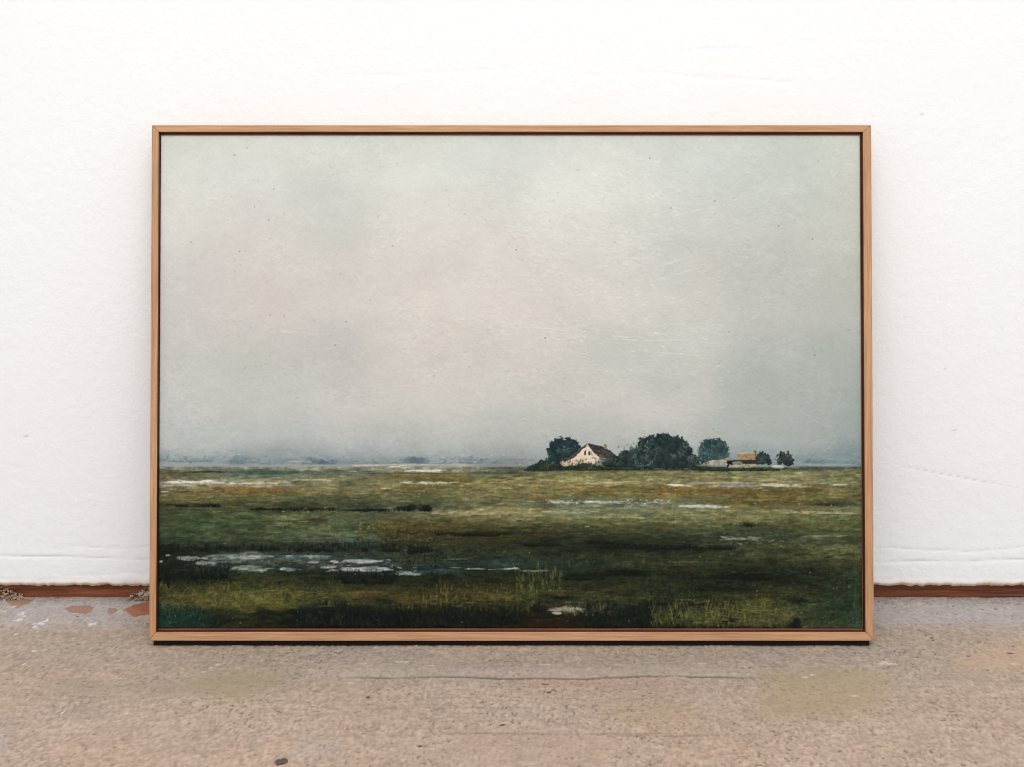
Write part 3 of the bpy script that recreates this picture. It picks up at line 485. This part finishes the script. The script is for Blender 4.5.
for _ in range(60):
    x = R.uniform(559, 585); y = R.uniform(459.5, 468); c = [(60,66,48),(84,84,60),(46,54,44),(178,160,132),(120,108,84),(206,190,164)][R.integers(6)]
    dab(x, y, x + R.uniform(.5, 2), y - R.uniform(0, 1.6), R.uniform(.7, 1.3), c, R.uniform(.4, .85), 0, .8)
for _ in range(60):
    x = R.uniform(573, 598); y = R.uniform(447 + abs(x - 587) * .9, 466)
    dab(x, y, x + R.uniform(-.6, .6), y + R.uniform(.5, 2), R.uniform(.7, 1.2), [(212,194,174),(230,216,198),(196,178,162)][R.integers(3)], R.uniform(.2, .5), 0, .6)
for _ in range(40):
    x = R.uniform(572, 606); y = R.uniform(462.5, 468.5); dab(x, y, x + R.uniform(-.8, .8), y - R.uniform(.8, 2.6), R.uniform(.8, 1.3), [(48,58,46),(70,80,58),(36,46,40)][R.integers(3)], .75, 0, .8)
for (x0, y0, x1, y1) in [(592,457.5,597,459),(600,458.5,606,460),(607,458,613,459.5)]: dab(x0, y0, x1, y1, 1.1, (70, 66, 60), .6, 0, .6)
# barn, low walls and its shrubs
crown(N_SHRUB1, [(752,464.5),(754,457),(757,453),(762,451.8),(767,454),(770.5,458.6),(772,464.5)], 464.5, (40, 52, 52), [(74,90,84),(58,72,68)], 80)
crown(N_SHRUB2, [(776.5,465),(777,458),(778,453),(781,451.4),(785,453),(788,451.6),(791,455),(793.4,460),(793.6,465)], 465, (40, 51, 50), [(72,88,80),(58,70,64),(88,90,74)], 80)
fill(N_BARN, [(708,461.4),(712,460),(726.6,459.8),(727,465.6),(708.6,466)], (158, 154, 142), .14)
fill(N_BARN, [(724,458.4),(731,456.6),(731.4,459),(727,461)], (166, 150, 128), .1)
fill(N_BARN, [(736.4,460),(757,459.6),(757,464),(728,465.6),(728,460.6)], (48, 46, 46), .2)
fill(N_BARN, [(738,453.8),(755,452.8),(755.8,459.4),(736.8,460.2)], (160, 134, 102), .1)
fill(N_BARN, [(754,450.8),(756,450.8),(756.2,459.6),(754.4,459.4)], (112, 94, 74), .1)
dab(737.6, 453.5, 755, 452.6, .9, (196, 172, 136), .8, 0); dab(738, 456.2, 755, 455.6, .7, (132, 108, 80), .6, 0)
fill(N_BARN, [(726.6,460.6),(731.6,460.4),(731.8,466.4),(727,466.6)], (28, 28, 28), .1); fill(N_BARN, [(732,461.6),(742,461.4),(742,464),(732,464.4)], (120, 124, 118), .12)
fill(N_BARN, [(729,464.8),(756,463.8),(757,467),(728,468)], (166, 158, 138), .16)
for f in [(770,785,467,2.6,(206,202,190),.95,.1),(757,772,466.8,2.2,(140,138,120),.8,.3),(694,712,465.6,2,(150,138,100),.7,.4),(780,800,467.2,1.6,(150,156,140),.6,.4)]: streak(*f)
crown(N_HEDGE, [(524,469.6),(530,465.6),(538,463),(541,459.6),(545,460.4),(548,463),(556,464.6),(564,466),(578,465.4),(584,462.6),(590,463.4),(597,466),(604,466.4),(616,467),(640,468),(640,470),(524,470.6)], 470.4, (40, 50, 42), [(86,98,76),(98,104,74),(66,78,66)], 220, (.8, 1.8), 1.2)
crown(N_HEDGE, [(690,469.5),(694,467),(704,466.4),(716,466.6),(728,468.2),(756,467.8),(768,468.6),(780,469),(780,471),(700,471.2)], 471, (38, 50, 44), [(74,88,72),(80,88,62)], 110, (.8, 1.8), .8)
P[:] = np.clip(P, 3, 250)

# ================================================================== FRAMED PAINTING
FW, FH, DEPTH = 0.9208, 0.6578, 0.0435
F_L, F_R, F_T, F_B = 0.0090, 0.0108, 0.0089, 0.0115       # face widths of the four rails
ROOT_Y = CAM_Y + 1.4438 + DEPTH * math.cos(LEAN)
root = bpy.data.objects.new('framed_painting', None); link(root)
root.location = (-0.0006, ROOT_Y, 0.0); root.rotation_euler = (-LEAN, 0, 0); root.empty_display_size = 0.1
root['label'] = 'wide marsh landscape painting in a slim light oak frame leaning on the white wall'
root['category'] = 'painting'
# local axes of the picture: x right, y back (0 = rear face, -DEPTH = front face), z up
RECESS = 0.006
def rail(length, turn, at, w, wa, wb):
    """one mitred rail: length along local x, face on -y, outer edge at z = 0, opening side at z = w; wa, wb are its neighbours' widths"""
    L = length / 2; yf, yb = -DEPTH, 0.0; yl = yf + RECESS + 0.004
    prof = [(yf, 0), (yf, w), (yl, w), (yl, w + 0.006), (-0.006, w + 0.006), (-0.006, w), (yb, w), (yb, 0)]
    n = len(prof); v = []
    for sx, we in ((-1, wa), (1, wb)):
        for (y, z) in prof: v.append((sx * (L - z * we / w), y, z))
    f = [tuple(range(n)), tuple(range(2 * n - 1, n - 1, -1))]; fm = [0, 0]
    for i in range(n):
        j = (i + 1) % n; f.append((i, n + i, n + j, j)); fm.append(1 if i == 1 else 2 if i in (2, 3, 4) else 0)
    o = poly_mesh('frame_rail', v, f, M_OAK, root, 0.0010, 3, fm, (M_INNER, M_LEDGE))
    import bmesh
    bm = bmesh.new(); bm.from_mesh(o.data); bmesh.ops.recalc_face_normals(bm, faces=bm.faces); bm.to_mesh(o.data); bm.free()
    o.location = at; o.rotation_euler = (0, turn, 0)
    return o
rail(FW, 0, (0, 0, 0), F_B, F_L, F_R)                        # bottom
rail(FW, math.pi, (0, 0, FH), F_T, F_R, F_L)                 # top
rail(FH, math.pi / 2, (-FW / 2, 0, FH / 2), F_L, F_T, F_B)   # left
rail(FH, -math.pi / 2, (FW / 2, 0, FH / 2), F_R, F_B, F_T)   # right
tl = math.tan(LEAN); hx = FW / 2 - 0.004  # dark wedge below stands in for shade in the gap under the frame
poly_mesh('shade_strip', [(sx * hx, y, z) for sx in (-1, 1) for (y, z) in ((-.0372, .0004), (-.0372, -.0370 * tl + .0002), (-.0040, -.0040 * tl + .0002), (-.0040, .0004))],
          [(0, 1, 2, 3), (7, 6, 5, 4), (0, 4, 5, 1), (1, 5, 6, 2), (2, 6, 7, 3), (3, 7, 4, 0)], M_BACK, root)['label'] = 'dark strip added to deepen the shade under the bottom rail'
# canvas: stretched over bars, set back from the frame face
yc = -DEPTH + RECESS
xl, xr = -FW / 2 + F_L + 0.0010, FW / 2 - F_R - 0.0022
zb, zt = F_B + 0.0034, FH - F_T - 0.0030
cw, ch = xr - xl, zt - zb
UU = (GX - PX0) / (PX1 - PX0); VV = 1.00734 * (GY - PY0) / (1.00734 * (GY - PY0) + (PY1 - GY))
edge = np.minimum(np.minimum(UU, 1 - UU) * cw, np.minimum(VV, 1 - VV) * ch)
rnd = 0.0012 * (1 - np.sqrt(np.clip(1 - (1 - np.clip(edge / 0.0012, 0, 1)) ** 2, 0, 1)))
Hs = H * np.where(GY < HORIZON, 0.0002, 0.00013)
LX = xl + UU * cw; LZ = zt - VV * ch; LY = yc + rnd - Hs
co = np.stack([LX, LY, LZ], -1).reshape(-1, 3)
pig = (lin(P) * np.array((1.06, 1.05, 1.005))).reshape(-1, 3)
q = grid_quads(NY, NX)[:, ::-1]
q = grid_quads(NY, NX)
# turned edges of the canvas, running back to the stretcher
ring = np.concatenate([np.arange(NX), np.arange(1, NY) * NX + NX - 1, (NY - 1) * NX + np.arange(NX - 2, -1, -1), np.arange(NY - 2, 0, -1) * NX])
bk = co[ring].copy(); bk[:, 1] = -0.013
nb = len(co); ids = nb + np.arange(len(ring))
side = np.stack([ring, ids, np.roll(ids, -1), np.roll(ring, -1)], -1)
co2 = np.concatenate([co, bk]); pig2 = np.concatenate([pig, pig[ring] * 0.0 + lin((150, 140, 124))])
canvas = raw_mesh('canvas', co2, np.concatenate([q[:, ::-1], side]), M_PAINT, root, pig2)
canvas['label'] = 'canvas painted with a pale cloudy sky above dark green marsh'
poly_mesh('backing_board', [(xl + .001, -.0125, zb + .001), (xr - .001, -.0125, zb + .001), (xr - .001, -.0125, zt - .001), (xl + .001, -.0125, zt - .001),
                            (xl + .001, -.0095, zb + .001), (xr - .001, -.0095, zb + .001), (xr - .001, -.0095, zt - .001), (xl + .001, -.0095, zt - .001)],
          [(0, 1, 2, 3), (7, 6, 5, 4), (0, 4, 5, 1), (1, 5, 6, 2), (2, 6, 7, 3), (3, 7, 4, 0)], M_BACK, root)
# thickly painted motifs, each a raised layer of paint of its own
def motif(name, label, which):
    m = LAB == which
    keep = m[:-1, :-1] & m[1:, :-1] & m[:-1, 1:] & m[1:, 1:]
    if not keep.any(): return
    fq = grid_quads(NY, NX)[keep.ravel()][:, ::-1]
    used, inv = np.unique(fq, return_inverse=True); c = co[used].copy(); c[:, 1] -= 0.00022
    fq = inv.reshape(-1, 4); n = len(used)
    # close the rim down to the canvas
    e = np.concatenate([fq[:, [k, (k + 1) % 4]] for k in range(4)])
    key = e[:, 0].astype(np.int64) * n + e[:, 1]; rev = e[:, 1].astype(np.int64) * n + e[:, 0]
    b = e[~np.isin(key, rev)]
    low = c.copy(); low[:, 1] += 0.00030
    rim = np.stack([b[:, 1], b[:, 0], b[:, 0] + n, b[:, 1] + n], -1)
    o = raw_mesh(name, np.concatenate([c, low]), np.concatenate([fq, rim]), M_PAINT, canvas, np.concatenate([pig[used], pig[used]]))
    o['label'] = label
motif('painted_farmhouse', 'small painted cream farmhouse with dark gabled roof', N_HOUSE)
motif('painted_tree', 'round dark painted tree behind the left of the farmhouse', N_TREE1)
motif('painted_tree', 'broad dark painted clump of trees right of the farmhouse', N_TREE2)
motif('painted_tree', 'round blue-green painted tree between the big clump and the barn', N_TREE3)
motif('painted_bush', 'painted bush at the right end of the farmhouse', N_BUSH)
motif('painted_barn', 'small painted barn with tan roof and low pale walls', N_BARN)
motif('painted_bush', 'dark painted bush touching the barn', N_SHRUB1)
motif('painted_bush', 'dark painted bush standing alone beyond the barn', N_SHRUB2)
motif('painted_hedge', 'dark painted hedge along the foot of the trees', N_HEDGE)

# ================================================================== ROOM
def floor_at(px, py):
    """where the view line through a pixel meets the floor"""
    a = math.atan((py - CY) / F_PX) + PITCH
    hor = CAM_H / math.tan(a); slant = math.hypot(hor, CAM_H) * math.cos(a - PITCH)
    return ((px - CX) / F_PX * slant, CAM_Y + hor)
def wall_at(px, py):
    a = math.atan((py - CY) / F_PX) + PITCH
    d = -CAM_Y; slant = math.hypot(d, d * math.tan(a)) * math.cos(a - PITCH)
    return ((px - CX) / F_PX * slant, CAM_H - d * math.tan(a))
def axis(lo, a, b, hi, fine_step, coarse):
    return np.unique(np.concatenate([np.linspace(lo, a, coarse, endpoint=False), np.arange(a, b, fine_step), np.linspace(b, hi, coarse)]))
# ---- floor
fx = axis(-2.6, -0.80, 0.80, 2.6, 0.0014, 30); fy = axis(-3.4, -0.56, 0.035, 0.04, 0.0018, 16)
FX, FY = np.meshgrid(fx, fy)
dist = -FY
c_wall = np.array((174., 163., 155.)); c_mid = np.array((169., 151., 134.)); c_front = np.array((177., 154., 136.))
t1 = smooth(0.02, 0.14, dist + .03 * fbm(FX * 9, FY * 12, 201))[..., None]; t2 = smooth(0.2, 0.36, dist + .05 * fbm(FX * 6, FY * 9, 202))[..., None]
FC = (c_wall * (1 - t1) + c_mid * t1) * (1 - t2) + c_front * t2
FC += (fbm(FX * 8, FY * 14, 203) * 6)[..., None] * np.array((1, .9, .8)) + (fbm(FX * 5, FY * 11, 204) * 4)[..., None] * np.array((1, -.1, -.9))
g1 = fbm(FX * 330, FY * 240, 205, 3); g2 = fbm(FX * 120, FY * 120, 206, 3); g3 = fbm(FX * 60, FY * 220, 207, 3)
g4 = fbm(FX * 420, FY * 170, 215, 2)
FC *= (1 + 0.10 * g1 + 0.05 * g2 + 0.05 * g3 + 0.10 * g4)[..., None]
FH_ = 0.0004 * g2 + 0.0004 * g1 + 0.0003 * g3 + 0.00035 * g4 + 0.0008 * fbm(FX * 25, FY * 30, 208)
pits = smooth(0.34, 0.62, fbm(FX * 360, FY * 210, 209, 2)) * smooth(-.3, .5, fbm(FX * 14, FY * 18, 210) + .2)
FC *= (1 - 0.24 * pits)[..., None]; FH_ -= 0.0009 * pits
def stain(poly, col, a, rag, freq=60, seed=0, hh=0.0, soft=False):
    pts = [floor_at(*p) for p in poly]
    xs = [p[0] for p in pts]; ys = [p[1] for p in pts]; pad = 0.06
    i0, i1 = np.searchsorted(fx, [min(xs) - pad, max(xs) + pad]); j0, j1 = np.searchsorted(fy, [min(ys) - pad, max(ys) + pad]); sl = (slice(j0, j1), slice(i0, i1))
    X, Y = FX[sl], FY[sl]
    acc = 0; k = 9 if soft else 1
    for s in range(k):
        ox, oy = ((s % 3 - 1) * .012, (s // 3 - 1) * .014) if soft else (0, 0)
        acc = acc + inside(pts, X + ox + rag * fbm(X * freq, Y * freq, 300 + seed, 3), Y + oy + rag * fbm(X * freq, Y * freq, 320 + seed, 3))
    m = acc / k * a
    FC[sl] = FC[sl] * (1 - m[..., None]) + np.array(col) * (0.85 + FC[sl].mean(-1, keepdims=True) / 163 * .15) * m[..., None]
    FH_[sl] += hh * m
RUST = (160, 98, 66)
stain([(5,598.5),(34,599.5),(30,603),(22,606),(16,608.5),(10,605)], (160, 110, 72), .85, .002, 90, 1)
stain([(64,609),(70,606),(80,605.8),(90,605.4),(94,608),(92,612),(84,614),(70,612.6)], RUST, .9, .002, 90, 2)
stain([(106.5,611),(110,608),(115,608),(117.6,611),(114,613.6),(108,613.4)], (158, 108, 68), .85, .0015, 90, 3)
stain([(124,610),(134,605),(142,603),(152,599),(156,614),(144,615.6),(134,616.4),(128,613)], RUST, .9, .003, 80, 4)
stain([(30,682),(50,678.6),(120,684),(190,684),(216,674),(290,676),(286,684),(240,690),(150,694),(60,692)], (160, 143, 124), .75, .008, 40, 5, soft=True)
stain([(190,676),(216,673),(290,676),(276,684),(246,698),(222,700),(205,692)], (166, 150, 120), .7, .008, 40, 6, soft=True)
stain([(766,674),(830,668),(900,672),(890,690),(880,712),(800,716),(762,714)], (170, 150, 120), .8, .01, 30, 7, soft=True)
stain([(600,700),(680,695),(690,720),(620,726)], (174, 150, 122), .5, .01, 30, 8, soft=True)
stain([(500,672),(700,676),(690,690),(520,692)], (186, 150, 132), .45, .012, 30, 9, soft=True)
stain([(450,738),(600,728),(640,760),(470,764)], (180, 150, 130), .5, .012, 30, 10, soft=True)
stain([(960,656),(1040,642),(1040,668),(950,672)], (190, 160, 132), .6, .01, 30, 11, soft=True)
stain([(290,742),(330,738),(340,754),(300,758)], (176, 166, 158), .5, .01, 40, 12, soft=True)
stain([(-40,700),(4,724),(8,750),(-40,760)], (172, 162, 158), .5, .01, 40, 13, soft=True)
stain([(70,735),(130,730),(140,744),(80,748)], (182, 152, 136), .4, .01, 30, 16, soft=True)
stain([(300,668),(760,664),(756,676),(310,676)], (180, 168, 156), .4, .01, 40, 17, soft=True)
stain([(876,606),(1030,604),(1030,622),(880,624)], (178, 170, 172), .5, .01, 40, 18, soft=True)
stain([(0,600),(130,602),(125,628),(0,630)], (178, 170, 170), .4, .01, 40, 19, soft=True)
def floor_mark(px, py, w, h, col, a=0.9, rag=0.4, hh=0.0003):
    x, y = floor_at(px, py); sx = w * 0.00138; sy = h * 0.0033
    i0, i1 = np.searchsorted(fx, [x - sx * 2, x + sx * 2]); j0, j1 = np.searchsorted(fy, [y - sy * 2, y + sy * 2]); sl = (slice(j0, j1), slice(i0, i1))
    X, Y = FX[sl], FY[sl]
    r = np.hypot((X - x) / sx, (Y - y) / sy) + rag * fbm(X * 260, Y * 200, int(px * 7 + py) % 89 + 400, 2)
    m = smooth(1.15, .7, r) * a
    FC[sl] = FC[sl] * (1 - m[..., None]) + np.array(col) * m[..., None]; FH_[sl] += hh * m
for (x, y, w, h) in [(22,614,4,3),(18,620,5,2.4),(24,617,2.6,1.4),(40,624,5,1.6),(46,621,2.4,1.2),(35,627,3,1.2),(16,634,1.6,1),(34,650.6,2.2,.9),(5,611,3,1.4),(14,607,2.2,1.6),(62,713,.8,2.4),(24,664,1.2,1),(93,624,4,2),(47,620,1.8,1.6),(70,622,2,.8),(38,628,2,1)]:
    floor_mark(x, y, w * .85, h * .85, (226, 220, 216), .7, .9)
for (x, y, w, h) in [(212,668,3.4,.9),(218,665,2.4,.7),(204,672,2.6,.7),(117,721,4,.6),(806,677,4,1),(812,675,3,.8),(885,663,6,1.4),(893,664,4,1),(855,696,3,.8),(362,664,5,1),(400,662,7,1),(430,666,5,.9),(350,683,3,.8),(1015,664,4,1.2),(545,665,6,.9),(700,664,5,1.2)]:
    floor_mark(x, y, w, h, (205, 192, 180), .7, .7)
for k in range(620):
    x = R.uniform(0, 1024); y = R.uniform(600, 766) if R.random() < .6 else R.uniform(640, 700)
    floor_mark(x, y, R.uniform(.5, 1.2), R.uniform(.3, .55), (100, 84, 72), R.uniform(.25, .7), .5, -0.0006)
for (x, y, w, h) in [(78,616.5,1.4,.7),(953,606,1.6,.6),(996,609,1.8,.6),(983,609.6,1.2,.5),(1012,615.6,1.2,.6),(933,640,1.6,.7),(1010,653,3,1),(1013,646,1.4,.7),(968,656,1.4,.7),(935,654,1.2,.6),(368,697,1.6,.9),(549,692,3,.8),(420,746,2.4,.9),(503,725,3.4,.7),(545,684,3,.7),(553,690,2,.6),(932,637.6,1.4,.7)]:
    floor_mark(x, y, w, h, (74, 58, 48), .85, .4, -0.001)
# the long shallow ridge and score line in front of the picture
for (xa, xb, py, dep, dk) in [(345,765,677.6,.0010,.26),(440,690,733,.0005,.10),(350,520,708,.0005,.10),(600,760,735,.0005,.12)]:
    y0 = floor_at(512, py)[1]; x0 = floor_at(xa, py)[0]; x1 = floor_at(xb, py)[0]
    yy = y0 + .0045 * fbm(FX * 12, FX * 0 + py, 501, 3)
    m = smooth(.0040, .0010, np.abs(FY - yy)) * smooth(x0 - .02, x0 + .05, FX) * smooth(x1 + .02, x1 - .06, FX) * smooth(-.6, .1, fbm(FX * 30, FY * 0 + py, 502, 3) + .2)
    FH_ -= dep * m; FC *= (1 - dk * m)[..., None]
yr = floor_at(512, 670)[1]
FH_ += 0.0016 * np.exp(-((FY - yr) / .02) ** 2) * smooth(-.35, -.15, FX) * smooth(.3, .12, FX)
FH_ = np.where(FY > 0.0, np.minimum(FH_, 0.0004), FH_)
FH_ = np.minimum(FH_, np.where(np.abs(FY - ROOT_Y) < 0.03, -0.0002, 1))
raw_mesh('floor', np.stack([FX, FY, FH_], -1).reshape(-1, 3), grid_quads(*FX.shape), M_FLOOR, None, lin(np.clip(FC, 10, 245)).reshape(-1, 3))['kind'] = 'structure'

# ---- plastered wall, ending in a rough lip above a recessed brown base strip
BASE_Z = 0.0205
wx = axis(-2.6, -0.80, 0.80, 2.6, 0.0022, 26); wz = axis(BASE_Z, BASE_Z + 0.0001, 0.86, 2.7, 0.0022, 26)
WX, WZ = np.meshgrid(wx, wz)
low = smooth(0.25, 0.0, WZ)
WH = 0.0006 * fbm(WX * 5, WZ * 5, 601, 2) + 0.00022 * fbm(WX * 30, WZ * 34, 602, 3) + 0.00026 * fbm(WX * 110, WZ * 120, 603, 3) * (1 + 0.8 * low)
WC = np.ones(WX.shape + (3,)) * np.array((243., 241.5, 238.))
WC += (fbm(WX * 4, WZ * 4, 604) * 2)[..., None]
def crease(pts, depth, width, side=1.0, darken=0.12, seed=0, rag=1.0):
    """a trowel crease through wall points: a small step with a groove"""
    p = [wall_at(*q_) for q_ in pts]; xs = np.array([q_[0] for q_ in p]); zs = np.array([q_[1] for q_ in p])
    zl = np.interp(WX, xs, zs) + rag * .0022 * fbm(WX * 28, WX * 0 + seed, 610 + seed, 4)
    endf = smooth(xs[0] - .004, xs[0] + .03, WX) * smooth(xs[-1] + .004, xs[-1] - .03, WX) * (0.55 + 0.45 * np.clip(1.6 * fbm(WX * 16, WX * 0 + seed * 3, 630 + seed, 3) + .4, -1, 1))
    d = WZ - zl
    global WH, WC
    WH = WH - depth * np.exp(-(d / width) ** 2) * endf + side * depth * 1.2 * smooth(-.001, -.006, d) * smooth(-.04, -.008, d) * endf
    WC = WC * (1 - darken * np.exp(-(d / (width * .8)) ** 2) * endf)[..., None]  # groove line also darkened in the wall colour
crease([(-60,555),(20,556),(100,557.6),(160,560.6)], .0012, .0011, .45, .16, 1, .6)
crease([(60,545),(110,549),(160,546)], .0006, .0014, .4, .05, 2)
crease([(60,575),(160,574)], .0006, .0016, .5, .03, 3)
crease([(868,561),(900,561.5),(950,562),(1010,560),(1060,559)], .0010, .0011, .45, .12, 4, .8)
crease([(868,546),(920,549),(965,551),(1005,549),(1024,546),(1070,546)], .0007, .0012, .4, .07, 5)
crease([(893,464),(930,472),(980,481),(1030,490),(1070,494)], .0007, .0008, .15, .10, 6, .35)
crease([(640,60),(700,48),(760,50)], .0005, .001, .5, .02, 7); crease([(560,76),(650,72),(720,78),(800,82)], .0005, .001, .5, .02, 8); crease([(360,76),(440,72),(520,66)], .0004, .001, .5, .02, 9)
crease([(868,580),(940,577),(1060,580)], .0005, .0012, .5, .03, 11); crease([(-40,578),(70,580),(160,582)], .0005, .0012, .5, .03, 12)
for (px, py, w, h) in [(955,431,4,1.4),(962,276,1.4,1.2),(946,369,1.4,1.2),(25,437,4,1.2),(945,368,1,1),(905,318,1,1),(893,340,1,1),(922,114,2.4,.8)]:
    x, z = wall_at(px, py); r = np.hypot((WX - x) / (w * .0010), (WZ - z) / (h * .0009)); WC *= (1 - .14 * smooth(1.3, .6, r))[..., None]; WH -= .0003 * smooth(1.3, .6, r)
# dirty, chipped lower edge
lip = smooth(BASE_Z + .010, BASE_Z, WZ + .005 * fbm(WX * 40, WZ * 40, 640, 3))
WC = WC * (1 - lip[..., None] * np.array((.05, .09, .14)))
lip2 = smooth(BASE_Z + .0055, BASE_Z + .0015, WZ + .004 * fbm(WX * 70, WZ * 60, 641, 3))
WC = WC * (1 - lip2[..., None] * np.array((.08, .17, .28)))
WH -= 0.004 * smooth(BASE_Z + .006, BASE_Z, WZ) ** 2
WZ2 = WZ + smooth(BASE_Z + .012, BASE_Z, WZ) * (.0013 * fbm(WX * 14, WX * 0, 642, 3) + .0020 * fbm(WX * 130, WX * 0, 643, 3) - .0035 * smooth(.3, .7, fbm(WX * 60, WX * 0, 644, 3)) * smooth(.2, .5, WX))
WH = np.minimum(WH, .0022); WH -= 0.0022
ny, nx = WX.shape
wco = np.stack([WX, -WH, WZ2], -1).reshape(-1, 3); wcol = lin(np.clip(WC, 20, 250)).reshape(-1, 3)
under_ = wco[:nx].copy(); under_[:, 1] = 0.03; under_[:, 2] += .002
nq = len(wco); lipq = np.stack([np.arange(nx - 1), nq + np.arange(nx - 1), nq + 1 + np.arange(nx - 1), 1 + np.arange(nx - 1)], -1)
wq = np.concatenate([grid_quads(ny, nx), lipq])
wall = raw_mesh('wall_back', np.concatenate([wco, under_]), wq, M_WALL, None, np.concatenate([wcol, wcol[:nx] * .8]))
wall['kind'] = 'structure'
# brown board at the back of the recess
nbx = 700; bx = np.linspace(-2.6, 2.6, nbx); bz = np.linspace(-0.002, 0.028, 12); BX, BZ = np.meshgrid(bx, bz)
BY = 0.0125 + 0.0012 * fbm(BX * 25, BZ * 90, 701, 3)
trim = raw_mesh('trim_1', np.stack([BX, BY, BZ], -1).reshape(-1, 3), grid_quads(12, nbx), M_BASE)
trim['kind'] = 'structure'

# crumbs of plaster lodged under the lip
import bmesh
def crumb_bm(bm, x, y, z, r, seed):
    rr = random.Random(seed)
    g = bmesh.ops.create_icosphere(bm, subdivisions=1, radius=r)
    ax = (rr.uniform(.8, 1.5), rr.uniform(.6, 1), rr.uniform(.5, .9))
    for v in g['verts']:
        k = 1 + .28 * math.sin(v.co.x / r * 3 + seed) * math.cos(v.co.z / r * 4 + seed * 1.7) + rr.uniform(-.3, .3)
        v.co = Vector((v.co.x * ax[0] * k + x, v.co.y * ax[1] * k + y, v.co.z * ax[2] * k + z))
def rubble(name, spots):
    bm = bmesh.new()
    for i, (x, y, z, r) in enumerate(spots): crumb_bm(bm, x, y, z, r, i + 1)
    me = bpy.data.meshes.new(name); bm.to_mesh(me); bm.free(); me.materials.append(M_CRUMB)
    return link(bpy.data.objects.new(name, me))
spots = []
for k in range(420):
    px = R.uniform(-16, 26) if k % 3 else 152 - abs(R.normal(0, 8))
    x = (px - CX) / F_PX * 1.71; r = R.uniform(.0006, .0021) * (1.5 if k % 9 == 0 else 1)
    yy = R.uniform(-.001, .011); top = .0035 + .013 * max(0, yy / .011) * (smooth(30, 10, px) if px < 60 else smooth(126, 146, px))
    spots.append((x, yy, r * .4 + R.random() * float(top), r))
for px in (888, 893, 905, 920, 945, 948, 975, 1010, 60, 75, 90, 108):
    x = (px - CX) / F_PX * 1.71; r = R.uniform(.0008, .0016); spots.append((x, R.uniform(.002, .010), r * .6, r))
ru = rubble('plaster_rubble', spots); ru['kind'] = 'stuff'; ru['label'] = 'pale plaster crumbs lodged in the gap under the white wall'; ru['category'] = 'rubble'

# loose chip of concrete on the floor in front
bm = bmesh.new(); g = bmesh.ops.create_icosphere(bm, subdivisions=3, radius=1)
for v in g['verts']:
    n_ = 1 + .22 * math.sin(v.co.x * 3.1 + 1) * math.cos(v.co.y * 4.2) + .14 * math.sin(v.co.z * 7 + v.co.x * 5)
    v.co = Vector((v.co.x * .0065 * n_, v.co.y * .0042 * n_ * (1 - .3 * v.co.x), max(-.25, v.co.z) * .0028 * n_ + .0006))
me = bpy.data.meshes.new('concrete_chip'); bm.to_mesh(me); bm.free(); me.materials.append(M_CHIP)
chip = link(bpy.data.objects.new('concrete_chip', me)); cxp, cyp = floor_at(282, 763); chip.location = (cxp, cyp, 0.0006); chip.rotation_euler = (0, 0, .4)
chip['label'] = 'small dark loose concrete chip on the floor in front of the painting'; chip['category'] = 'stone chip'

# ================================================================== LIGHT AND CAMERA
w = bpy.data.worlds.new('room_light'); scene.world = w; w.use_nodes = True
bg = w.node_tree.nodes['Background']; bg.inputs['Color'].default_value = (0.975, 1.01, 1.06, 1); bg.inputs['Strength'].default_value = 0.82
def area(name, loc, target, sx, sy, power, col):
    l = bpy.data.lights.new(name, 'AREA'); l.shape = 'RECTANGLE'; l.size = sx; l.size_y = sy; l.energy = power; l.color = col
    o = link(bpy.data.objects.new(name, l)); o.location = loc
    o.rotation_euler = (Vector(target) - Vector(loc)).to_track_quat('-Z', 'Y').to_euler(); return o
area('skylight', (0.0, -1.9, 2.75), (0, -0.1, 0.4), 2.4, 1.6, 40, (0.97, 1.0, 1.045))

area('front_fill', (0.2, -4.2, 1.5), (0, 0, 0.35), 3.2, 2.0, 34, (0.985, 1.0, 1.03))  # added frontal fill lamp, brightens the lower wall and softens frame shadows

cam = bpy.data.cameras.new('camera'); cam.sensor_width = 36.0; cam.lens = 36.0 * F_PX / 1024.0; cam.clip_start = 0.01
co_ = link(bpy.data.objects.new('camera', cam)); co_.location = (0, CAM_Y, CAM_H); co_.rotation_euler = (math.pi / 2 - PITCH, 0, 0)
scene.camera = co_
scene.cycles.filter_width = 1.1
vs = scene.view_settings; vs.view_transform = 'Standard'; vs.look = 'None'; vs.exposure = 0.0; vs.gamma = 1.0; vs.use_curve_mapping = False
